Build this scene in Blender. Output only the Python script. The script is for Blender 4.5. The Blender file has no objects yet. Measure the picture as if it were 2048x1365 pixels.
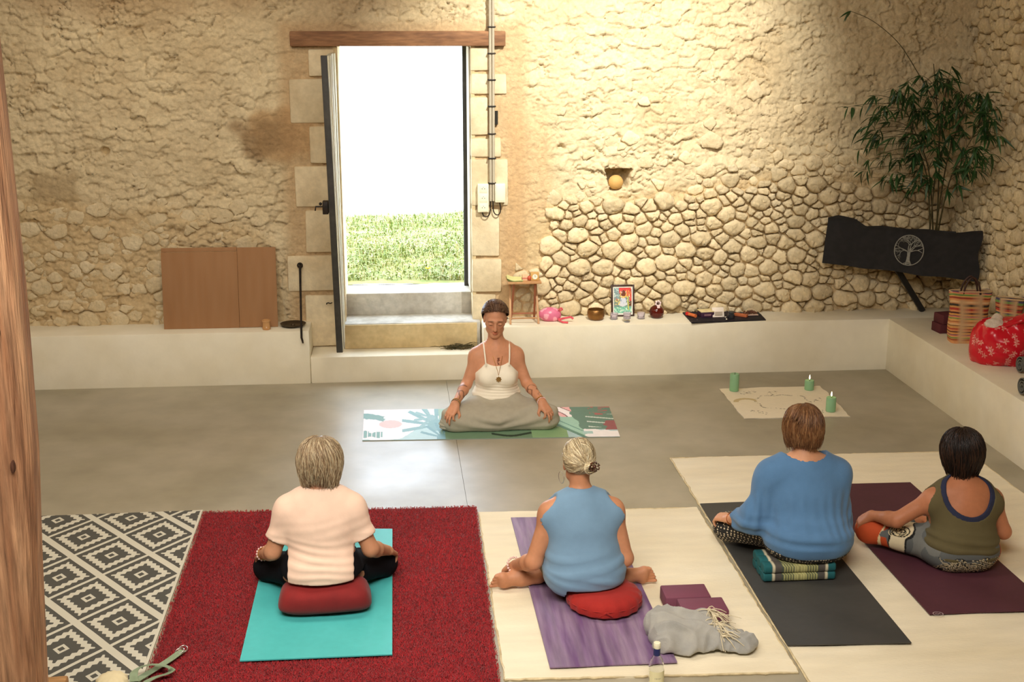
import bpy, bmesh, math, random
import numpy as np
from mathutils import Vector, Matrix
S = bpy.context.scene
COL = S.collection
rnd = random.Random(7)
rng = np.random.default_rng(11)

# ---------------------------------------------------------------- camera, sky, sun, lamps, exposure
H = 2.9; FPX = 2500.0; PITCH = math.atan((682.5-30)/FPX); YAW = math.radians(4.95)
cam_d = bpy.data.cameras.new('camera'); cam = bpy.data.objects.new('camera', cam_d); COL.objects.link(cam)
cam_d.sensor_width = 36; cam_d.lens = 36*FPX/2048; cam_d.clip_end = 400
cam.location = (0, 0, H); cam.rotation_euler = (math.pi/2-PITCH, 0, -YAW)
S.camera = cam
S.view_settings.view_transform = 'Standard'; S.view_settings.look = 'None'
S.view_settings.exposure = 0.0; S.view_settings.gamma = 1.0; S.view_settings.use_curve_mapping = False

world = bpy.data.worlds.new('sky'); S.world = world; world.use_nodes = True
bg = world.node_tree.nodes['Background']; bg.inputs[0].default_value = (0.70, 0.83, 1.0, 1); bg.inputs[1].default_value = 12.5

def lamp(name, kind, loc, target, energy, color, **kw):
    d = bpy.data.lights.new(name, kind); o = bpy.data.objects.new(name, d); COL.objects.link(o)
    d.energy = energy; d.color = color; o.location = loc
    o.rotation_euler = (Vector(target)-Vector(loc)).to_track_quat('-Z', 'Y').to_euler()
    for k, v in kw.items(): setattr(d, k, v)
    return o
lamp('sun', 'SUN', (12, 14, 14), (0, 13, 0), 5.0, (1, .95, .85), angle=.01)
WARM = (1.0, .90, .76)
lamp('overhead_fill_light', 'AREA', (-1.0, 6.3, 4.55), (-1.0, 6.9, 0), 105, WARM, shape='RECTANGLE', size=4.2, size_y=1.2)  # soft area light added overhead, stands in for unseen warm room light
lamp('rear_fill_light', 'AREA', (-.3, 2.0, 4.5), (0.2, 6.2, .2), 142, (1, .94, .85), shape='RECTANGLE', size=3.5, size_y=1.6, spread=math.radians(105))  # area light added on the camera side to brighten the sitters' backs
lamp('wall_spot', 'SPOT', (1.80, 6.5, 4.7), (1.62, 10.2, 2.40), 1600, (1, .97, .88), spot_size=math.radians(54), spot_blend=1.0, shadow_soft_size=.07)
lamp('wall_spot', 'SPOT', (-1.9, 8.4, 4.5), (-2.0, 10.2, 1.6), 75, (1, .88, .70), spot_size=math.radians(100), spot_blend=1.0, shadow_soft_size=.12)

# ---------------------------------------------------------------- view rays (only to read real places off the survey)
_F = np.array([math.sin(YAW)*math.cos(PITCH), math.cos(YAW)*math.cos(PITCH), -math.sin(PITCH)])
_R = np.array([math.cos(YAW), -math.sin(YAW), 0]); _D = -np.cross(_R, _F); _C = np.array([0, 0, H])
def ray(x, y): return _F+_R*(x-1024)/FPX+_D*(y-682.5)/FPX
def atz(x, y, z=0.0): d = ray(x, y); return _C+d*((z-H)/d[2])
def aty(x, y, Y): d = ray(x, y); return _C+d*(Y/d[1])
def atx(x, y, X): d = ray(x, y); return _C+d*(X/d[0])

# ---------------------------------------------------------------- materials
def _nd(nt, t, **kw):
    n = nt.nodes.new(t)
    for k, v in kw.items(): setattr(n, k, v)
    return n
MATS = {}
def M(name, col=(.5, .5, .5), rough=.6, col2=None, scale=6, bump=0, bscale=60, metal=0, attr=False, trans=0, ior=1.45,
      var=.12, vscale=25, stretch=(1, 1, 1), spec=.5, perobj=0, sheen=0, sss=0, emit=None, rough2=None):
    if name in MATS: return MATS[name]
    m = bpy.data.materials.new(name); m.use_nodes = True; nt = m.node_tree; p = nt.nodes['Principled BSDF']
    L = nt.links.new
    tc = _nd(nt, 'ShaderNodeTexCoord'); mp = _nd(nt, 'ShaderNodeMapping'); mp.inputs['Scale'].default_value = stretch
    L(tc.outputs['Object'], mp.inputs['Vector'])
    p.inputs['Roughness'].default_value = rough; p.inputs['Metallic'].default_value = metal
    p.inputs['Specular IOR Level'].default_value = spec; p.inputs['IOR'].default_value = ior
    if trans: p.inputs['Transmission Weight'].default_value = trans
    if sheen: p.inputs['Sheen Weight'].default_value = sheen
    if sss:
        p.inputs['Subsurface Weight'].default_value = sss; p.inputs['Subsurface Radius'].default_value = (.012, .005, .003)
    n1 = _nd(nt, 'ShaderNodeTexNoise'); n1.inputs['Scale'].default_value = scale; n1.inputs['Detail'].default_value = 5
    L(mp.outputs[0], n1.inputs['Vector'])
    if attr:
        a = _nd(nt, 'ShaderNodeAttribute', attribute_name='Col'); base = a.outputs['Color']
    else:
        mx = _nd(nt, 'ShaderNodeMix', data_type='RGBA'); r = _nd(nt, 'ShaderNodeValToRGB')
        r.color_ramp.elements[0].position = .35; r.color_ramp.elements[1].position = .65
        L(n1.outputs['Fac'], r.inputs[0]); L(r.outputs[0], mx.inputs['Factor'])
        mx.inputs['A'].default_value = (*col, 1); mx.inputs['B'].default_value = (*(col2 or col), 1); base = mx.outputs['Result']
    n2 = _nd(nt, 'ShaderNodeTexNoise'); n2.inputs['Scale'].default_value = vscale; n2.inputs['Detail'].default_value = 6
    L(mp.outputs[0], n2.inputs['Vector'])
    mr = _nd(nt, 'ShaderNodeMapRange'); mr.inputs['From Min'].default_value = .3; mr.inputs['From Max'].default_value = .7
    mr.inputs['To Min'].default_value = 1-var; mr.inputs['To Max'].default_value = 1+var
    L(n2.outputs['Fac'], mr.inputs['Value'])
    v = _nd(nt, 'ShaderNodeVectorMath', operation='SCALE'); L(base, v.inputs[0]); L(mr.outputs[0], v.inputs['Scale']); out = v.outputs[0]
    if perobj:
        oi = _nd(nt, 'ShaderNodeObjectInfo'); mo = _nd(nt, 'ShaderNodeMapRange')
        mo.inputs['To Min'].default_value = 1-perobj; mo.inputs['To Max'].default_value = 1+perobj*.6
        L(oi.outputs['Random'], mo.inputs['Value'])
        v2 = _nd(nt, 'ShaderNodeVectorMath', operation='SCALE'); L(out, v2.inputs[0]); L(mo.outputs[0], v2.inputs['Scale']); out = v2.outputs[0]
    L(out, p.inputs['Base Color'])
    if rough2 is not None:
        m3 = _nd(nt, 'ShaderNodeMapRange'); m3.inputs['To Min'].default_value = rough; m3.inputs['To Max'].default_value = rough2
        m3.inputs['From Min'].default_value = .35; m3.inputs['From Max'].default_value = .65
        L(n1.outputs['Fac'], m3.inputs['Value']); L(m3.outputs[0], p.inputs['Roughness'])
    if bump:
        nb = _nd(nt, 'ShaderNodeTexNoise'); nb.inputs['Scale'].default_value = bscale; nb.inputs['Detail'].default_value = 6
        L(mp.outputs[0], nb.inputs['Vector']); b = _nd(nt, 'ShaderNodeBump'); b.inputs['Strength'].default_value = min(1, bump)
        b.inputs['Distance'].default_value = .004*max(1, bump)
        L(nb.outputs['Fac'], b.inputs['Height']); L(b.outputs[0], p.inputs['Normal'])
    if emit:
        p.inputs['Emission Color'].default_value = (*emit[:3], 1); p.inputs['Emission Strength'].default_value = emit[3]
    MATS[name] = m
    return m
def sr(r, g, b):   # an sRGB 0-255 colour as linear
    return tuple(((c/255)/12.92 if c/255 <= .04045 else ((c/255+.055)/1.055)**2.4) for c in (r, g, b))

# ---------------------------------------------------------------- mesh helpers
def tag(o, label=None, cat=None, group=None, kind=None):
    if label: o['label'] = label
    if cat: o['category'] = cat
    if group: o['group'] = group
    if kind: o['kind'] = kind
    return o
def link(name, me, mat=None, parent=None, loc=None):
    o = bpy.data.objects.new(name, me); COL.objects.link(o)
    if mat is not None:
        for mm in (mat if isinstance(mat, (list, tuple)) else [mat]): me.materials.append(mm)
    if parent is not None: o.parent = parent
    if loc is not None: o.location = loc
    return o
def empty(name, loc=(0, 0, 0), rz=0, label=None, cat=None, group=None, kind=None):
    o = bpy.data.objects.new(name, None); COL.objects.link(o); o.location = loc; o.rotation_euler = (0, 0, rz); o.empty_display_size = .05
    return tag(o, label, cat, group, kind)
def npmesh(name, V, F, smooth=True, vcol=None, fcol=None, mats=None):
    V = np.asarray(V, np.float32); me = bpy.data.meshes.new(name)
    if isinstance(F, np.ndarray):
        n, k = F.shape; me.vertices.add(len(V)); me.vertices.foreach_set('co', V.ravel())
        me.loops.add(n*k); me.loops.foreach_set('vertex_index', F.astype(np.int32).ravel())
        me.polygons.add(n); me.polygons.foreach_set('loop_start', np.arange(0, n*k, k, dtype=np.int32))
        me.update(calc_edges=True); me.validate()
    else:
        me.from_pydata(V.tolist(), [], F); me.update()
    if smooth: me.polygons.foreach_set('use_smooth', np.ones(len(me.polygons), bool))
    if vcol is not None:
        a = me.color_attributes.new('Col', 'FLOAT_COLOR', 'POINT'); c = np.ones((len(V), 4), np.float32); c[:, :3] = vcol
        a.data.foreach_set('color', c.ravel())
    if fcol is not None:
        lt = np.zeros(len(me.polygons), np.int32); me.polygons.foreach_get('loop_total', lt)
        c = np.ones((len(fcol), 4), np.float32); c[:, :3] = fcol
        a = me.color_attributes.new('Col', 'FLOAT_COLOR', 'CORNER'); a.data.foreach_set('color', np.repeat(c, lt, axis=0).ravel())
    if mats is not None: me.polygons.foreach_set('material_index', np.asarray(mats, np.int32))
    return me
class MB:
    """collects boxes, tubes, lathes, strips into ONE mesh"""
    def __init__(s): s.v = []; s.f = []; s.c = []; s.n = 0; s.col = (1, 1, 1)
    def add(s, V, F):
        V = np.asarray(V, float).reshape(-1, 3); s.v.append(V); s.f += [tuple(int(i)+s.n for i in f) for f in F]
        s.c.append(np.tile(np.array(s.col, float), (len(V), 1))); s.n += len(V); return s
    def box(s, lo, hi, bev=0.0, rot=None, org=None):
        lo = np.array(lo, float); hi = np.array(hi, float)
        if bev:
            bm = bmesh.new(); bmesh.ops.create_cube(bm, size=1.0)
            for v in bm.verts: v.co = Vector([(lo[i]+hi[i])/2+v.co[i]*(hi[i]-lo[i]) for i in range(3)])
            bmesh.ops.bevel(bm, geom=bm.edges[:], offset=min(bev, .49*float(np.min(hi-lo))), segments=2, profile=.5, affect='EDGES')
            V = np.array([v.co[:] for v in bm.verts]); F = [[v.index for v in f.verts] for f in bm.faces]
            bm.verts.index_update(); F = [[v.index for v in f.verts] for f in bm.faces]; bm.free()
        else:
            V = np.array([[(lo, hi)[i][0], (lo, hi)[j][1], (lo, hi)[k][2]] for i in (0, 1) for j in (0, 1) for k in (0, 1)])
            F = [(0, 1, 3, 2), (4, 6, 7, 5), (0, 4, 5, 1), (2, 3, 7, 6), (0, 2, 6, 4), (1, 5, 7, 3)]
        if rot is not None:
            o = np.array(org if org is not None else (lo+hi)/2); V = (V-o)@np.array(Matrix(rot).to_3x3()).T+o
        return s.add(V, F)
    def tube(s, path, r, n=8, cap=True, flat=1.0, up=None):
        P = np.asarray(path, float); m = len(P); r = np.broadcast_to(np.asarray(r, float), (m,))
        T = np.gradient(P, axis=0); T /= np.linalg.norm(T, axis=1)[:, None]+1e-12
        ref = np.array(up if up is not None else ((0, 0, 1) if abs(T[0, 2]) < .9 else (1, 0, 0)), float); V = []
        for i in range(m):
            a = ref-T[i]*(ref@T[i]); a /= np.linalg.norm(a)+1e-12; b = np.cross(T[i], a)
            if up is None: ref = a
            t = np.arange(n)*2*math.pi/n
            V.append(P[i]+r[i]*(np.cos(t)[:, None]*a*flat+np.sin(t)[:, None]*b))
        F = [(i*n+j, i*n+(j+1) % n, (i+1)*n+(j+1) % n, (i+1)*n+j) for i in range(m-1) for j in range(n)]
        if cap: F += [tuple(range(n))[::-1], tuple((m-1)*n+j for j in range(n))]
        return s.add(np.concatenate(V), F)
    def lathe(s, prof, c=(0, 0, 0), n=20, sx=1, sy=1, axis=None):
        P = np.asarray(prof, float); t = np.arange(n)*2*math.pi/n; m = len(P)
        V = np.stack([np.outer(P[:, 0], np.cos(t))*sx, np.outer(P[:, 0], np.sin(t))*sy, np.repeat(P[:, 1:2], n, 1)], -1).reshape(-1, 3)
        if axis is not None: V = V@np.array(Vector((0, 0, 1)).rotation_difference(Vector(axis)).to_matrix()).T
        F = [(i*n+j, i*n+(j+1) % n, (i+1)*n+(j+1) % n, (i+1)*n+j) for i in range(m-1) for j in range(n)]
        if P[0, 0] > 1e-6: F.append(tuple(range(n))[::-1])
        if P[-1, 0] > 1e-6: F.append(tuple((m-1)*n+j for j in range(n)))
        return s.add(V+np.array(c), F)
    def sphere(s, c, r, n=10, m=6):
        r = np.broadcast_to(np.asarray(r, float), (3,)); a = np.linspace(0, math.pi, m+1)
        pr = [(max(math.sin(x), 1e-7), -math.cos(x)) for x in a]; k = s.n
        s.lathe(pr, (0, 0, 0), n); s.v[-1] = s.v[-1]*r+np.array(c); return s
    def build(s, name, mat=None, parent=None, smooth=True, loc=None, auto=True):
        V = np.concatenate(s.v)
        if loc is not None: V = V-np.array(loc)
        me = npmesh(name, V, s.f, smooth, vcol=np.concatenate(s.c))
        if smooth and auto: me.set_sharp_from_angle(angle=math.radians(38))
        return link(name, me, mat, parent, None if parent is not None else loc)
def grid_faces(nx, ny):
    i = np.arange((nx-1)*(ny-1)); a = (i//(nx-1))*nx+i % (nx-1)
    return np.stack([a, a+1, a+nx+1, a+nx], 1)
# value noise
_T2 = rng.random((256, 256)); _T3 = rng.random((64, 64, 64))
def vn2(x, y, s=0):
    x = x+s*17.3; y = y+s*31.7; ix = np.floor(x).astype(int); iy = np.floor(y).astype(int); fx = x-ix; fy = y-iy
    fx = fx*fx*(3-2*fx); fy = fy*fy*(3-2*fy); g = lambda a, b: _T2[(ix+a) & 255, (iy+b) & 255]
    return (g(0, 0)*(1-fx)+g(1, 0)*fx)*(1-fy)+(g(0, 1)*(1-fx)+g(1, 1)*fx)*fy
def fbm(x, y, o=4, s=0):
    r = 0; a = .5
    for k in range(o): r = r+a*(vn2(x*2**k, y*2**k, s+k)-.5); a *= .5
    return r*2
def vn3(p, s=0):
    p = p+np.array([s*7.1, s*3.3, s*5.7]); i = np.floor(p).astype(int); f = p-i; f = f*f*(3-2*f); r = 0
    for a in (0, 1):
        for b in (0, 1):
            for c in (0, 1):
                w = (f[:, 0] if a else 1-f[:, 0])*(f[:, 1] if b else 1-f[:, 1])*(f[:, 2] if c else 1-f[:, 2])
                r = r+w*_T3[(i[:, 0]+a) & 63, (i[:, 1]+b) & 63, (i[:, 2]+c) & 63]
    return r*2-1
def sst(a, b, x): t = np.clip((x-a)/(b-a), 0, 1); return t*t*(3-2*t)
# ---------------------------------------------------------------- the room
BF = 9.85      # front of the ledges along the back wall
WY = 10.2      # back wall
WX = 4.68      # right wall
LZ = .44       # ledge height
OX0, OX1, OZ1 = -.505, .552, 2.662   # door opening
m_wall = M('lime_rubble', attr=True, rough=.95, var=.13, vscale=30, bump=1.6, bscale=55, spec=.15)
m_stone = M('limestone', sr(228, 210, 174), .95, sr(212, 191, 151), 5, bump=2.2, bscale=38, spec=.15, perobj=.16, var=.12, vscale=40)
m_ashlar = M('ashlar', sr(226, 210, 176), .9, sr(206, 186, 150), 4, bump=.7, bscale=70, spec=.2, perobj=.08, var=.08)
m_plaster = M('cream_plaster', sr(238, 230, 208), .75, sr(232, 222, 196), 2.5, bump=.25, bscale=30, var=.03, vscale=8)
m_floor = M('polished_concrete', sr(170, 161, 140), .36, sr(154, 145, 122), 1.3, bump=.10, bscale=9, var=.08, vscale=5, rough2=.48, spec=.62)
m_dark = M('black_and_hole_shade', (.02, .017, .012), .95)  # near-black for the clock hands and for hole shade put into colour

class Wall:
    """height-field of rubble and mortar, u along the wall, v up; w is how far it stands proud"""
    def __init__(s, u0, u1, v0, v1, step, seed):
        s.u = np.arange(u0, u1+step*.5, step); s.v = np.arange(v0, v1+step*.5, step); s.seed = seed
        s.U, s.V = np.meshgrid(s.u, s.v)
    def relief(s, low):
        U, V, k = s.U, s.V, s.seed
        wu = U+.05*fbm(U*5, V*5, 3, k+1)+.02*fbm(U*17, V*17, 2, k+2); wv = V+.05*fbm(U*5, V*5, 3, k+3)+.02*fbm(U*17, V*17, 2, k+4)
        def cells(sx, sy, kk):
            r = np.random.default_rng(kk); J = r.random((256, 256, 6)); iu = np.floor(wu/sx).astype(int); iv = np.floor(wv/sy).astype(int)
            F1 = np.full(U.shape, 9.); F2 = F1.copy(); cu = F1*0; cv = F1*0; o = F1*0; tx = F1*0; tv = F1*0
            for a in (-1, 0, 1):
                for b in (-1, 0, 1):
                    q = J[(iu+a) & 255, (iv+b) & 255]; pu = (iu+a+.1+.8*q[..., 0])*sx; pv = (iv+b+.1+.8*q[..., 1])*sy
                    d = np.hypot((wu-pu)/sx, (wv-pv)/sy); n = d < F1
                    F2 = np.where(n, F1, np.minimum(F2, d)); F1 = np.where(n, d, F1)
                    cu = np.where(n, wu-pu, cu); cv = np.where(n, wv-pv, cv); o = np.where(n, q[..., 2], o); tx = np.where(n, q[..., 3], tx); tv = np.where(n, q[..., 4], tv)
            return F1, F2, cu, cv, o, tx, tv
        F1, F2, cu, cv, o, tx, tv = cells(.125, .088, 100+k)
        m = sst(-.25, .2, fbm(U*2.1, V*2.6, 3, k+5)+.08)
        h = .016*fbm(U*1.6, V*1.6, 3, k+6)+.018*fbm(U*8, V*10, 4, k+7)+.011*fbm(U*30, V*36, 3, k+8)
        e = F2-F1
        h = h+m*((o-.5)*.020+(tx-.5)*.16*cu-(.03+.20*tv)*cv)
        h = h-m*.030*np.exp(-e/.06)*sst(-.02, .25, fbm(U*7, V*7, 2, k+9)+.06)
        # small flaky second layer of crevices
        G1, G2, du, dv, oo, t2, t3 = cells(.070, .050, 200+k)
        m2 = sst(-.12, .22, fbm(U*3.3, V*4, 3, k+10))
        h = h+m2*((oo-.5)*.012+(t2-.5)*.12*du-.20*t3*dv)-.022*m2*np.exp(-(G2-G1)/.07)*sst(.0, .3, fbm(U*11, V*11, 2, k+14)+.08)
        fis = np.abs(fbm(U*7, V*10, 3, k+16)); h = h-.034*np.exp(-(fis/.030)**2)*sst(.02, .22, fbm(U*4.5, V*5, 3, k+17))*(1-low)
        fis = np.abs(fbm(U*13, V*19, 2, k+18)); h = h-.026*np.exp(-(fis/.045)**2)*sst(.05, .25, fbm(U*8, V*8, 2, k+19))*(1-low)
        rough = np.abs(fbm(U*14, V*16, 3, k+11)); h = h+low*.032*(rough-.15)+low*(-.026)*np.where(U < 0, 0., 1.)
        s.h = h; s.tone = .5+.5*fbm(U*2.2, V*2.2, 4, k+12); s.e = e; s.o = o; s.m = m
        return s
def clip_poly(P, n, d):
    out = []
    for i in range(len(P)):
        a, b = P[i], P[(i+1) % len(P)]; da = a@n-d; db = b@n-d
        if da <= 0: out.append(a)
        if da*db < 0: out.append(a+(b-a)*da/(da-db))
    return out
def stones(inside, u0, u1, v0, v1, r0, r1, seed, an=1.3, tries=9000):
    """irregular stones packed in the wall: (centre, outline) by weighted nearest-centre cells"""
    q = np.random.default_rng(seed); C = []; R = []
    for t in range(tries):
        f = 1-t/tries; r = r0+(r1-r0)*min(1, f*q.random()*1.5)
        p = np.array([q.uniform(u0, u1)/an, q.uniform(v0, v1)])
        if C:
            A = np.array(C); B = np.array(R)
            if np.any(np.hypot(*(A-p).T) < (B+r)*.93): continue
        C.append(p); R.append(r)
    C = np.array(C); R = np.array(R); out = []
    for i in range(len(C)):
        p = C[i]; P = [p+np.array(x)*.3 for x in ((-1, -1), (1, -1), (1, 1), (-1, 1))]
        dd = np.hypot(*(C-p).T)
        for j in np.argsort(dd)[1:22]:
            d = C[j]-p; L = np.linalg.norm(d); n = d/L; k = (L*L+R[i]**2-R[j]**2)/(2*L)
            P = clip_poly(P, n, p@n+k)
            if len(P) < 3: break
        if len(P) < 3: continue
        P = np.array(P); c = P.mean(0)
        if np.any(np.abs(P-c) > 3.0*R[i]): P = c+np.clip(P-c, -1.7*R[i], 1.7*R[i])
        P[:, 0] *= an; c = P.mean(0)
        if inside(c[0], c[1]): out.append((c, P, R[i]))
    return out
def stone_mesh(c, P, h, q, gap=.005, n=16):
    ang = np.arange(n)*2*math.pi/n+q.uniform(0, .4); rad = []
    E = np.roll(P, -1, 0)-P
    for a in ang:
        d = np.array([math.cos(a), math.sin(a)]); best = 9
        for k in range(len(P)):
            den = d[0]*E[k, 1]-d[1]*E[k, 0]
            if abs(den) < 1e-9: continue
            w = P[k]-c; t = (w[0]*E[k, 1]-w[1]*E[k, 0])/den; u = (w[0]*d[1]-w[1]*d[0])/den
            if t > 0 and -1e-6 <= u <= 1+1e-6: best = min(best, t)
        rad.append(best if best < 9 else .04)
    rad = np.array(rad); sm = (np.roll(rad, 1)+2*rad+np.roll(rad, -1))/4; rad = np.minimum(rad, sm*1.12)-gap; rad = np.maximum(rad, .015)
    V = []; tl = q.normal(0, .35, 2); fl = q.uniform(.85, 1.0)
    for f, z in ((1, -.05), (1.0, .34), (.95, .66), (.80, .92), (.44, 1.0)):
        for a, r in zip(ang, rad):
            rr = r*f*(1+q.normal(0, .05)); x, y = rr*math.cos(a), rr*math.sin(a)
            w = h*z*(1+q.normal(0, .13)) if z > 0 else -.05
            if z > .5: w += h*(tl[0]*x+tl[1]*y)/.07*.5
            V.append((x, y, w))
    V.append((0, 0, h*fl)); F = [(i*n+j, i*n+(j+1) % n, (i+1)*n+(j+1) % n, (i+1)*n+j) for i in range(4) for j in range(n)]
    F += [(4*n+j, 4*n+(j+1) % n, 5*n) for j in range(n)]
    return np.array(V), F

# ---- back wall
bw = Wall(-3.9, WX+.1, .18, 3.36, .0096, 3)
U, V = bw.U, bw.V
def low_line(u):   # height up to which single stones stand out of the mortar
    return np.interp(u, [-4, -3.2, -2.6, -1.6, -1.05, -1.0, .9, .95, 1.3, 1.8, 2.6, 3.2, 5], [1.45, 1.48, 1.42, 1.33, 1.1, .3, .3, 1.15, 1.42, 1.42, 1.55, 1.62, 1.6])
lowm = sst(.09, -.06, V-low_line(U)-.09*fbm(U*3, V*3, 3, 40))
bw.relief(lowm); h = bw.h
jamb = sst(.62, .5, np.abs(U-.02)-.42)*sst(2.9, 2.8, V)           # mortar around the door dressings is flatter
h = h*(1-.65*jamb)
render_l = sst(.12, .0, np.hypot((U+.93)/1.0, (V-1.98)/.75)-.22+.12*fbm(U*6, V*6, 3, 50))     # old render patch left of the door
render_d = sst(.1, -.02, np.hypot((U+1.08)/1.5, (V-1.93)/1.0)-.13+.12*fbm(U*7, V*7, 3, 51))
grey_l = sst(.05, -.02, np.maximum(np.abs(U+2.76)-.16, np.abs(V-1.58)-.085)+.05*fbm(U*9, V*9, 3, 52))
strip_r = sst(.1, .0, np.abs(U-1.02-.08*fbm(V*2, U*1, 2, 53))-.13)*sst(2.3, 1.9, V)             # rendered strip right of the door
smooth = np.maximum.reduce([render_l, grey_l, .8*strip_r]); h = h*(1-.72*smooth)+.012*smooth
hole = sst(.012, -.006, np.maximum(np.abs(U-1.768)-.088-.02*(V-1.6)/.07, np.abs(V-1.588)-.078-.02*fbm(U*12, V*12, 2, 54)))   # putlog niche
h = h-.30*hole
bw.hf = h
for (pu, pv, pr, pd) in ((-2.355, 1.855, .035, .07), (.772, 2.30, .012, .03), (1.283, 1.85, .03, .045), (-.63, 1.75, .02, .03)):
    h = h-pd*sst(pr*1.3, pr*.5, np.hypot(U-pu, (V-pv)*1.1)+.012*fbm(U*25, V*25, 2, 55))
c0 = np.array(sr(216, 199, 164)); c1 = np.array(sr(192, 169, 130)); c2 = np.array(sr(228, 212, 174))
t = bw.tone[..., None]; colr = c0*(1-t)+c1*t; o = (bw.o*bw.m)[..., None]; colr = colr*(1-.35*o)+c2*.35*o
mix = lambda c, m: colr*(1-m[..., None])+np.array(c)*m[..., None]
colr = mix(sr(176, 140, 96), .75*render_l); colr = mix(sr(146, 118, 84), .75*render_d); colr = mix(sr(170, 148, 112), .7*grey_l); colr = mix(sr(196, 164, 122), .65*strip_r*(1-lowm))
colr = mix(sr(190, 160, 114), .5*lowm); colr = mix(sr(182, 146, 104), .55*jamb)
colr = mix(sr(150, 116, 78), .5*sst(2.75, 3.1, V+.3*fbm(U*2, V*2, 3, 56))*sst(.6, -.2, U))     # browner tone high on the left
Vt = np.stack([U.ravel(), (WY-h).ravel(), V.ravel()], 1); F = grid_faces(len(bw.u), len(bw.v))
fc = Vt[F].mean(1); keep = ~((fc[:, 0] > OX0) & (fc[:, 0] < OX1) & (fc[:, 2] < OZ1))
wall_back = link('wall_back', npmesh('wall_back', Vt, F[keep], True, vcol=colr.reshape(-1, 3)), m_wall); tag(wall_back, kind='structure')
mb = MB()   # thickness of the wall around the opening, and the plain rest of it
mb.box((-5.4, WY+.06, -.1), (OX0, 10.75, 4.9)).box((OX1, WY+.06, -.1), (1.55, 10.75, 4.9)).box((1.55, WY+.34, -.1), (2.05, 10.75, 4.9)).box((2.05, WY+.06, -.1), (WX+.5, 10.75, 4.9)).box((OX0, WY+.06, OZ1), (OX1, 10.75, 4.9))
mb.box((-5.4, WY, -.1), (-3.88, WY+.07, 4.9)).box((-3.9, WY, 3.35), (WX+.1, WY+.07, 4.9))
mb.box((OX0-.03, WY-.015, .2), (OX0, WY+.08, OZ1)).box((OX1, WY-.015, .2), (OX1+.03, WY+.08, OZ1))
mb.build('wall_core', M('wall_core', sr(214, 194, 152), .9, sr(198, 174, 130), 3, bump=1, bscale=30), wall_back, smooth=False)
q = np.random.default_rng(5)
def in_back(u, v):
    if v < .42 or -1.12 < u < .9: return False
    if .9 <= u < 1.17: return v < .92
    if abs(u-1.77) < .2 and 1.43 < v < 1.72: return False
    if u < 0 and q.random() < .35: return False
    ov = v-(low_line(u)-.03)+.22*float(fbm(np.array([u*2.3]), np.array([v*2.3]), 3, 130)[0])+.08*q.normal()
    return ov < 0 or q.random() < (.7 if u > 0 else .3)*math.exp(-ov/(.30 if u > 1.2 else .15))
st = stones(in_back, -3.75, 4.7, .40, 2.35, .021, .066, 21, an=1.28, tries=26000)
def near_key(s): return -s[2]+(.05 if s[0][0] < 0 and s[0][1] < 3 else 0)
st.sort(key=near_key)
rest = MB(); kept = 0
for (c, P, r) in st:
    left = c[0] < 0; hb0 = .004 if left else -.012; ov = c[1]-(low_line(c[0])-.03); iu = min(max(int((c[0]-bw.u[0])/.0096), 0), len(bw.u)-1); iv = min(max(int((c[1]-bw.v[0])/.0096), 0), len(bw.v)-1); hb = bw.hf[iv, iu] if ov > 0 or left else hb0
    hh = (.010+.22*r if left else .020+.55*r)*q.uniform(.75, 1.25)
    if c[0] > 3.05: hh *= 1.15
    if ov > 0: hh *= .62*math.exp(-ov/.9)
    Vs, Fs = stone_mesh(c, P, hh, q, gap=.004 if left else .006)
    W = np.stack([Vs[:, 0], -Vs[:, 2], Vs[:, 1]], 1); base = (c[0], WY-hb+(.010 if left else .004 if ov > 0 else 0), c[1]); hh
    if kept < 298:
        link('stone', npmesh('stone', W, [f[::-1] for f in Fs]), m_stone, wall_back, base); kept += 1
    else: rest.add(W+np.array(base), [f[::-1] for f in Fs])
if rest.n: tag(rest.build('small_stones', m_stone, wall_back, auto=False), kind='stuff')
# dressed blocks each side of the door
def px_block(x0, y0, x1, y1, Y=WY, proud=.03):
    a = aty(x0, y1, Y); b = aty(x1, y0, Y); w = np.array([a[0], Y-proud, a[2]]), np.array([b[0], Y+.1, b[2]])
    return w
blocks = [(618, 97, 668, 152), (582, 158, 672, 247), (621, 252, 674, 326), (592, 332, 680, 414), (613, 420, 682, 505), (577, 510, 686, 582), (614, 590, 690, 692),
          (946, 96, 978, 142), (946, 147, 1013, 189), (946, 194, 976, 270), (946, 276, 1002, 314), (946, 318, 1016, 412), (946, 418, 999, 512), (946, 517, 1003, 583), (946, 588, 992, 650)]
for i, b in enumerate(blocks):
    lo, hi = px_block(*b, proud=.022+.012*rnd.random())
    if b[0] > 900: lo[0] = OX1-.002
    elif True: hi[0] = min(hi[0], OX0+.002)
    if i in (6, 14): lo[2] = max(lo[2], .2)
    k = MB(); k.box(lo, hi, bev=.014)
    vv = k.v[-1]; vv += np.stack([.006*vn3(vv*9, i), .005*vn3(vv*11, i+3), .006*vn3(vv*9, i+7)], 1)
    vv[:, 0] = np.clip(vv[:, 0], None, OX0+.004) if b[0] < 900 else np.clip(vv[:, 0], OX1-.004, None)
    k.build('stone_block', m_ashlar, wall_back)
a = aty(580, 93, WY-.05); b = aty(1011, 62, WY-.05)
k = MB()
nx = 16; X = np.linspace(a[0], b[0], nx)
for j in range(nx-1): pass
k.box((a[0], WY-.055, a[2]), (b[0], WY+.3, b[2]), bev=.008)
k.build('lintel', M('old_oak_lintel', sr(150, 108, 74), .75, sr(122, 84, 56), 3, bump=1.2, bscale=12, stretch=(1, 6, 6), var=.25, vscale=10), wall_back)

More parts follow.
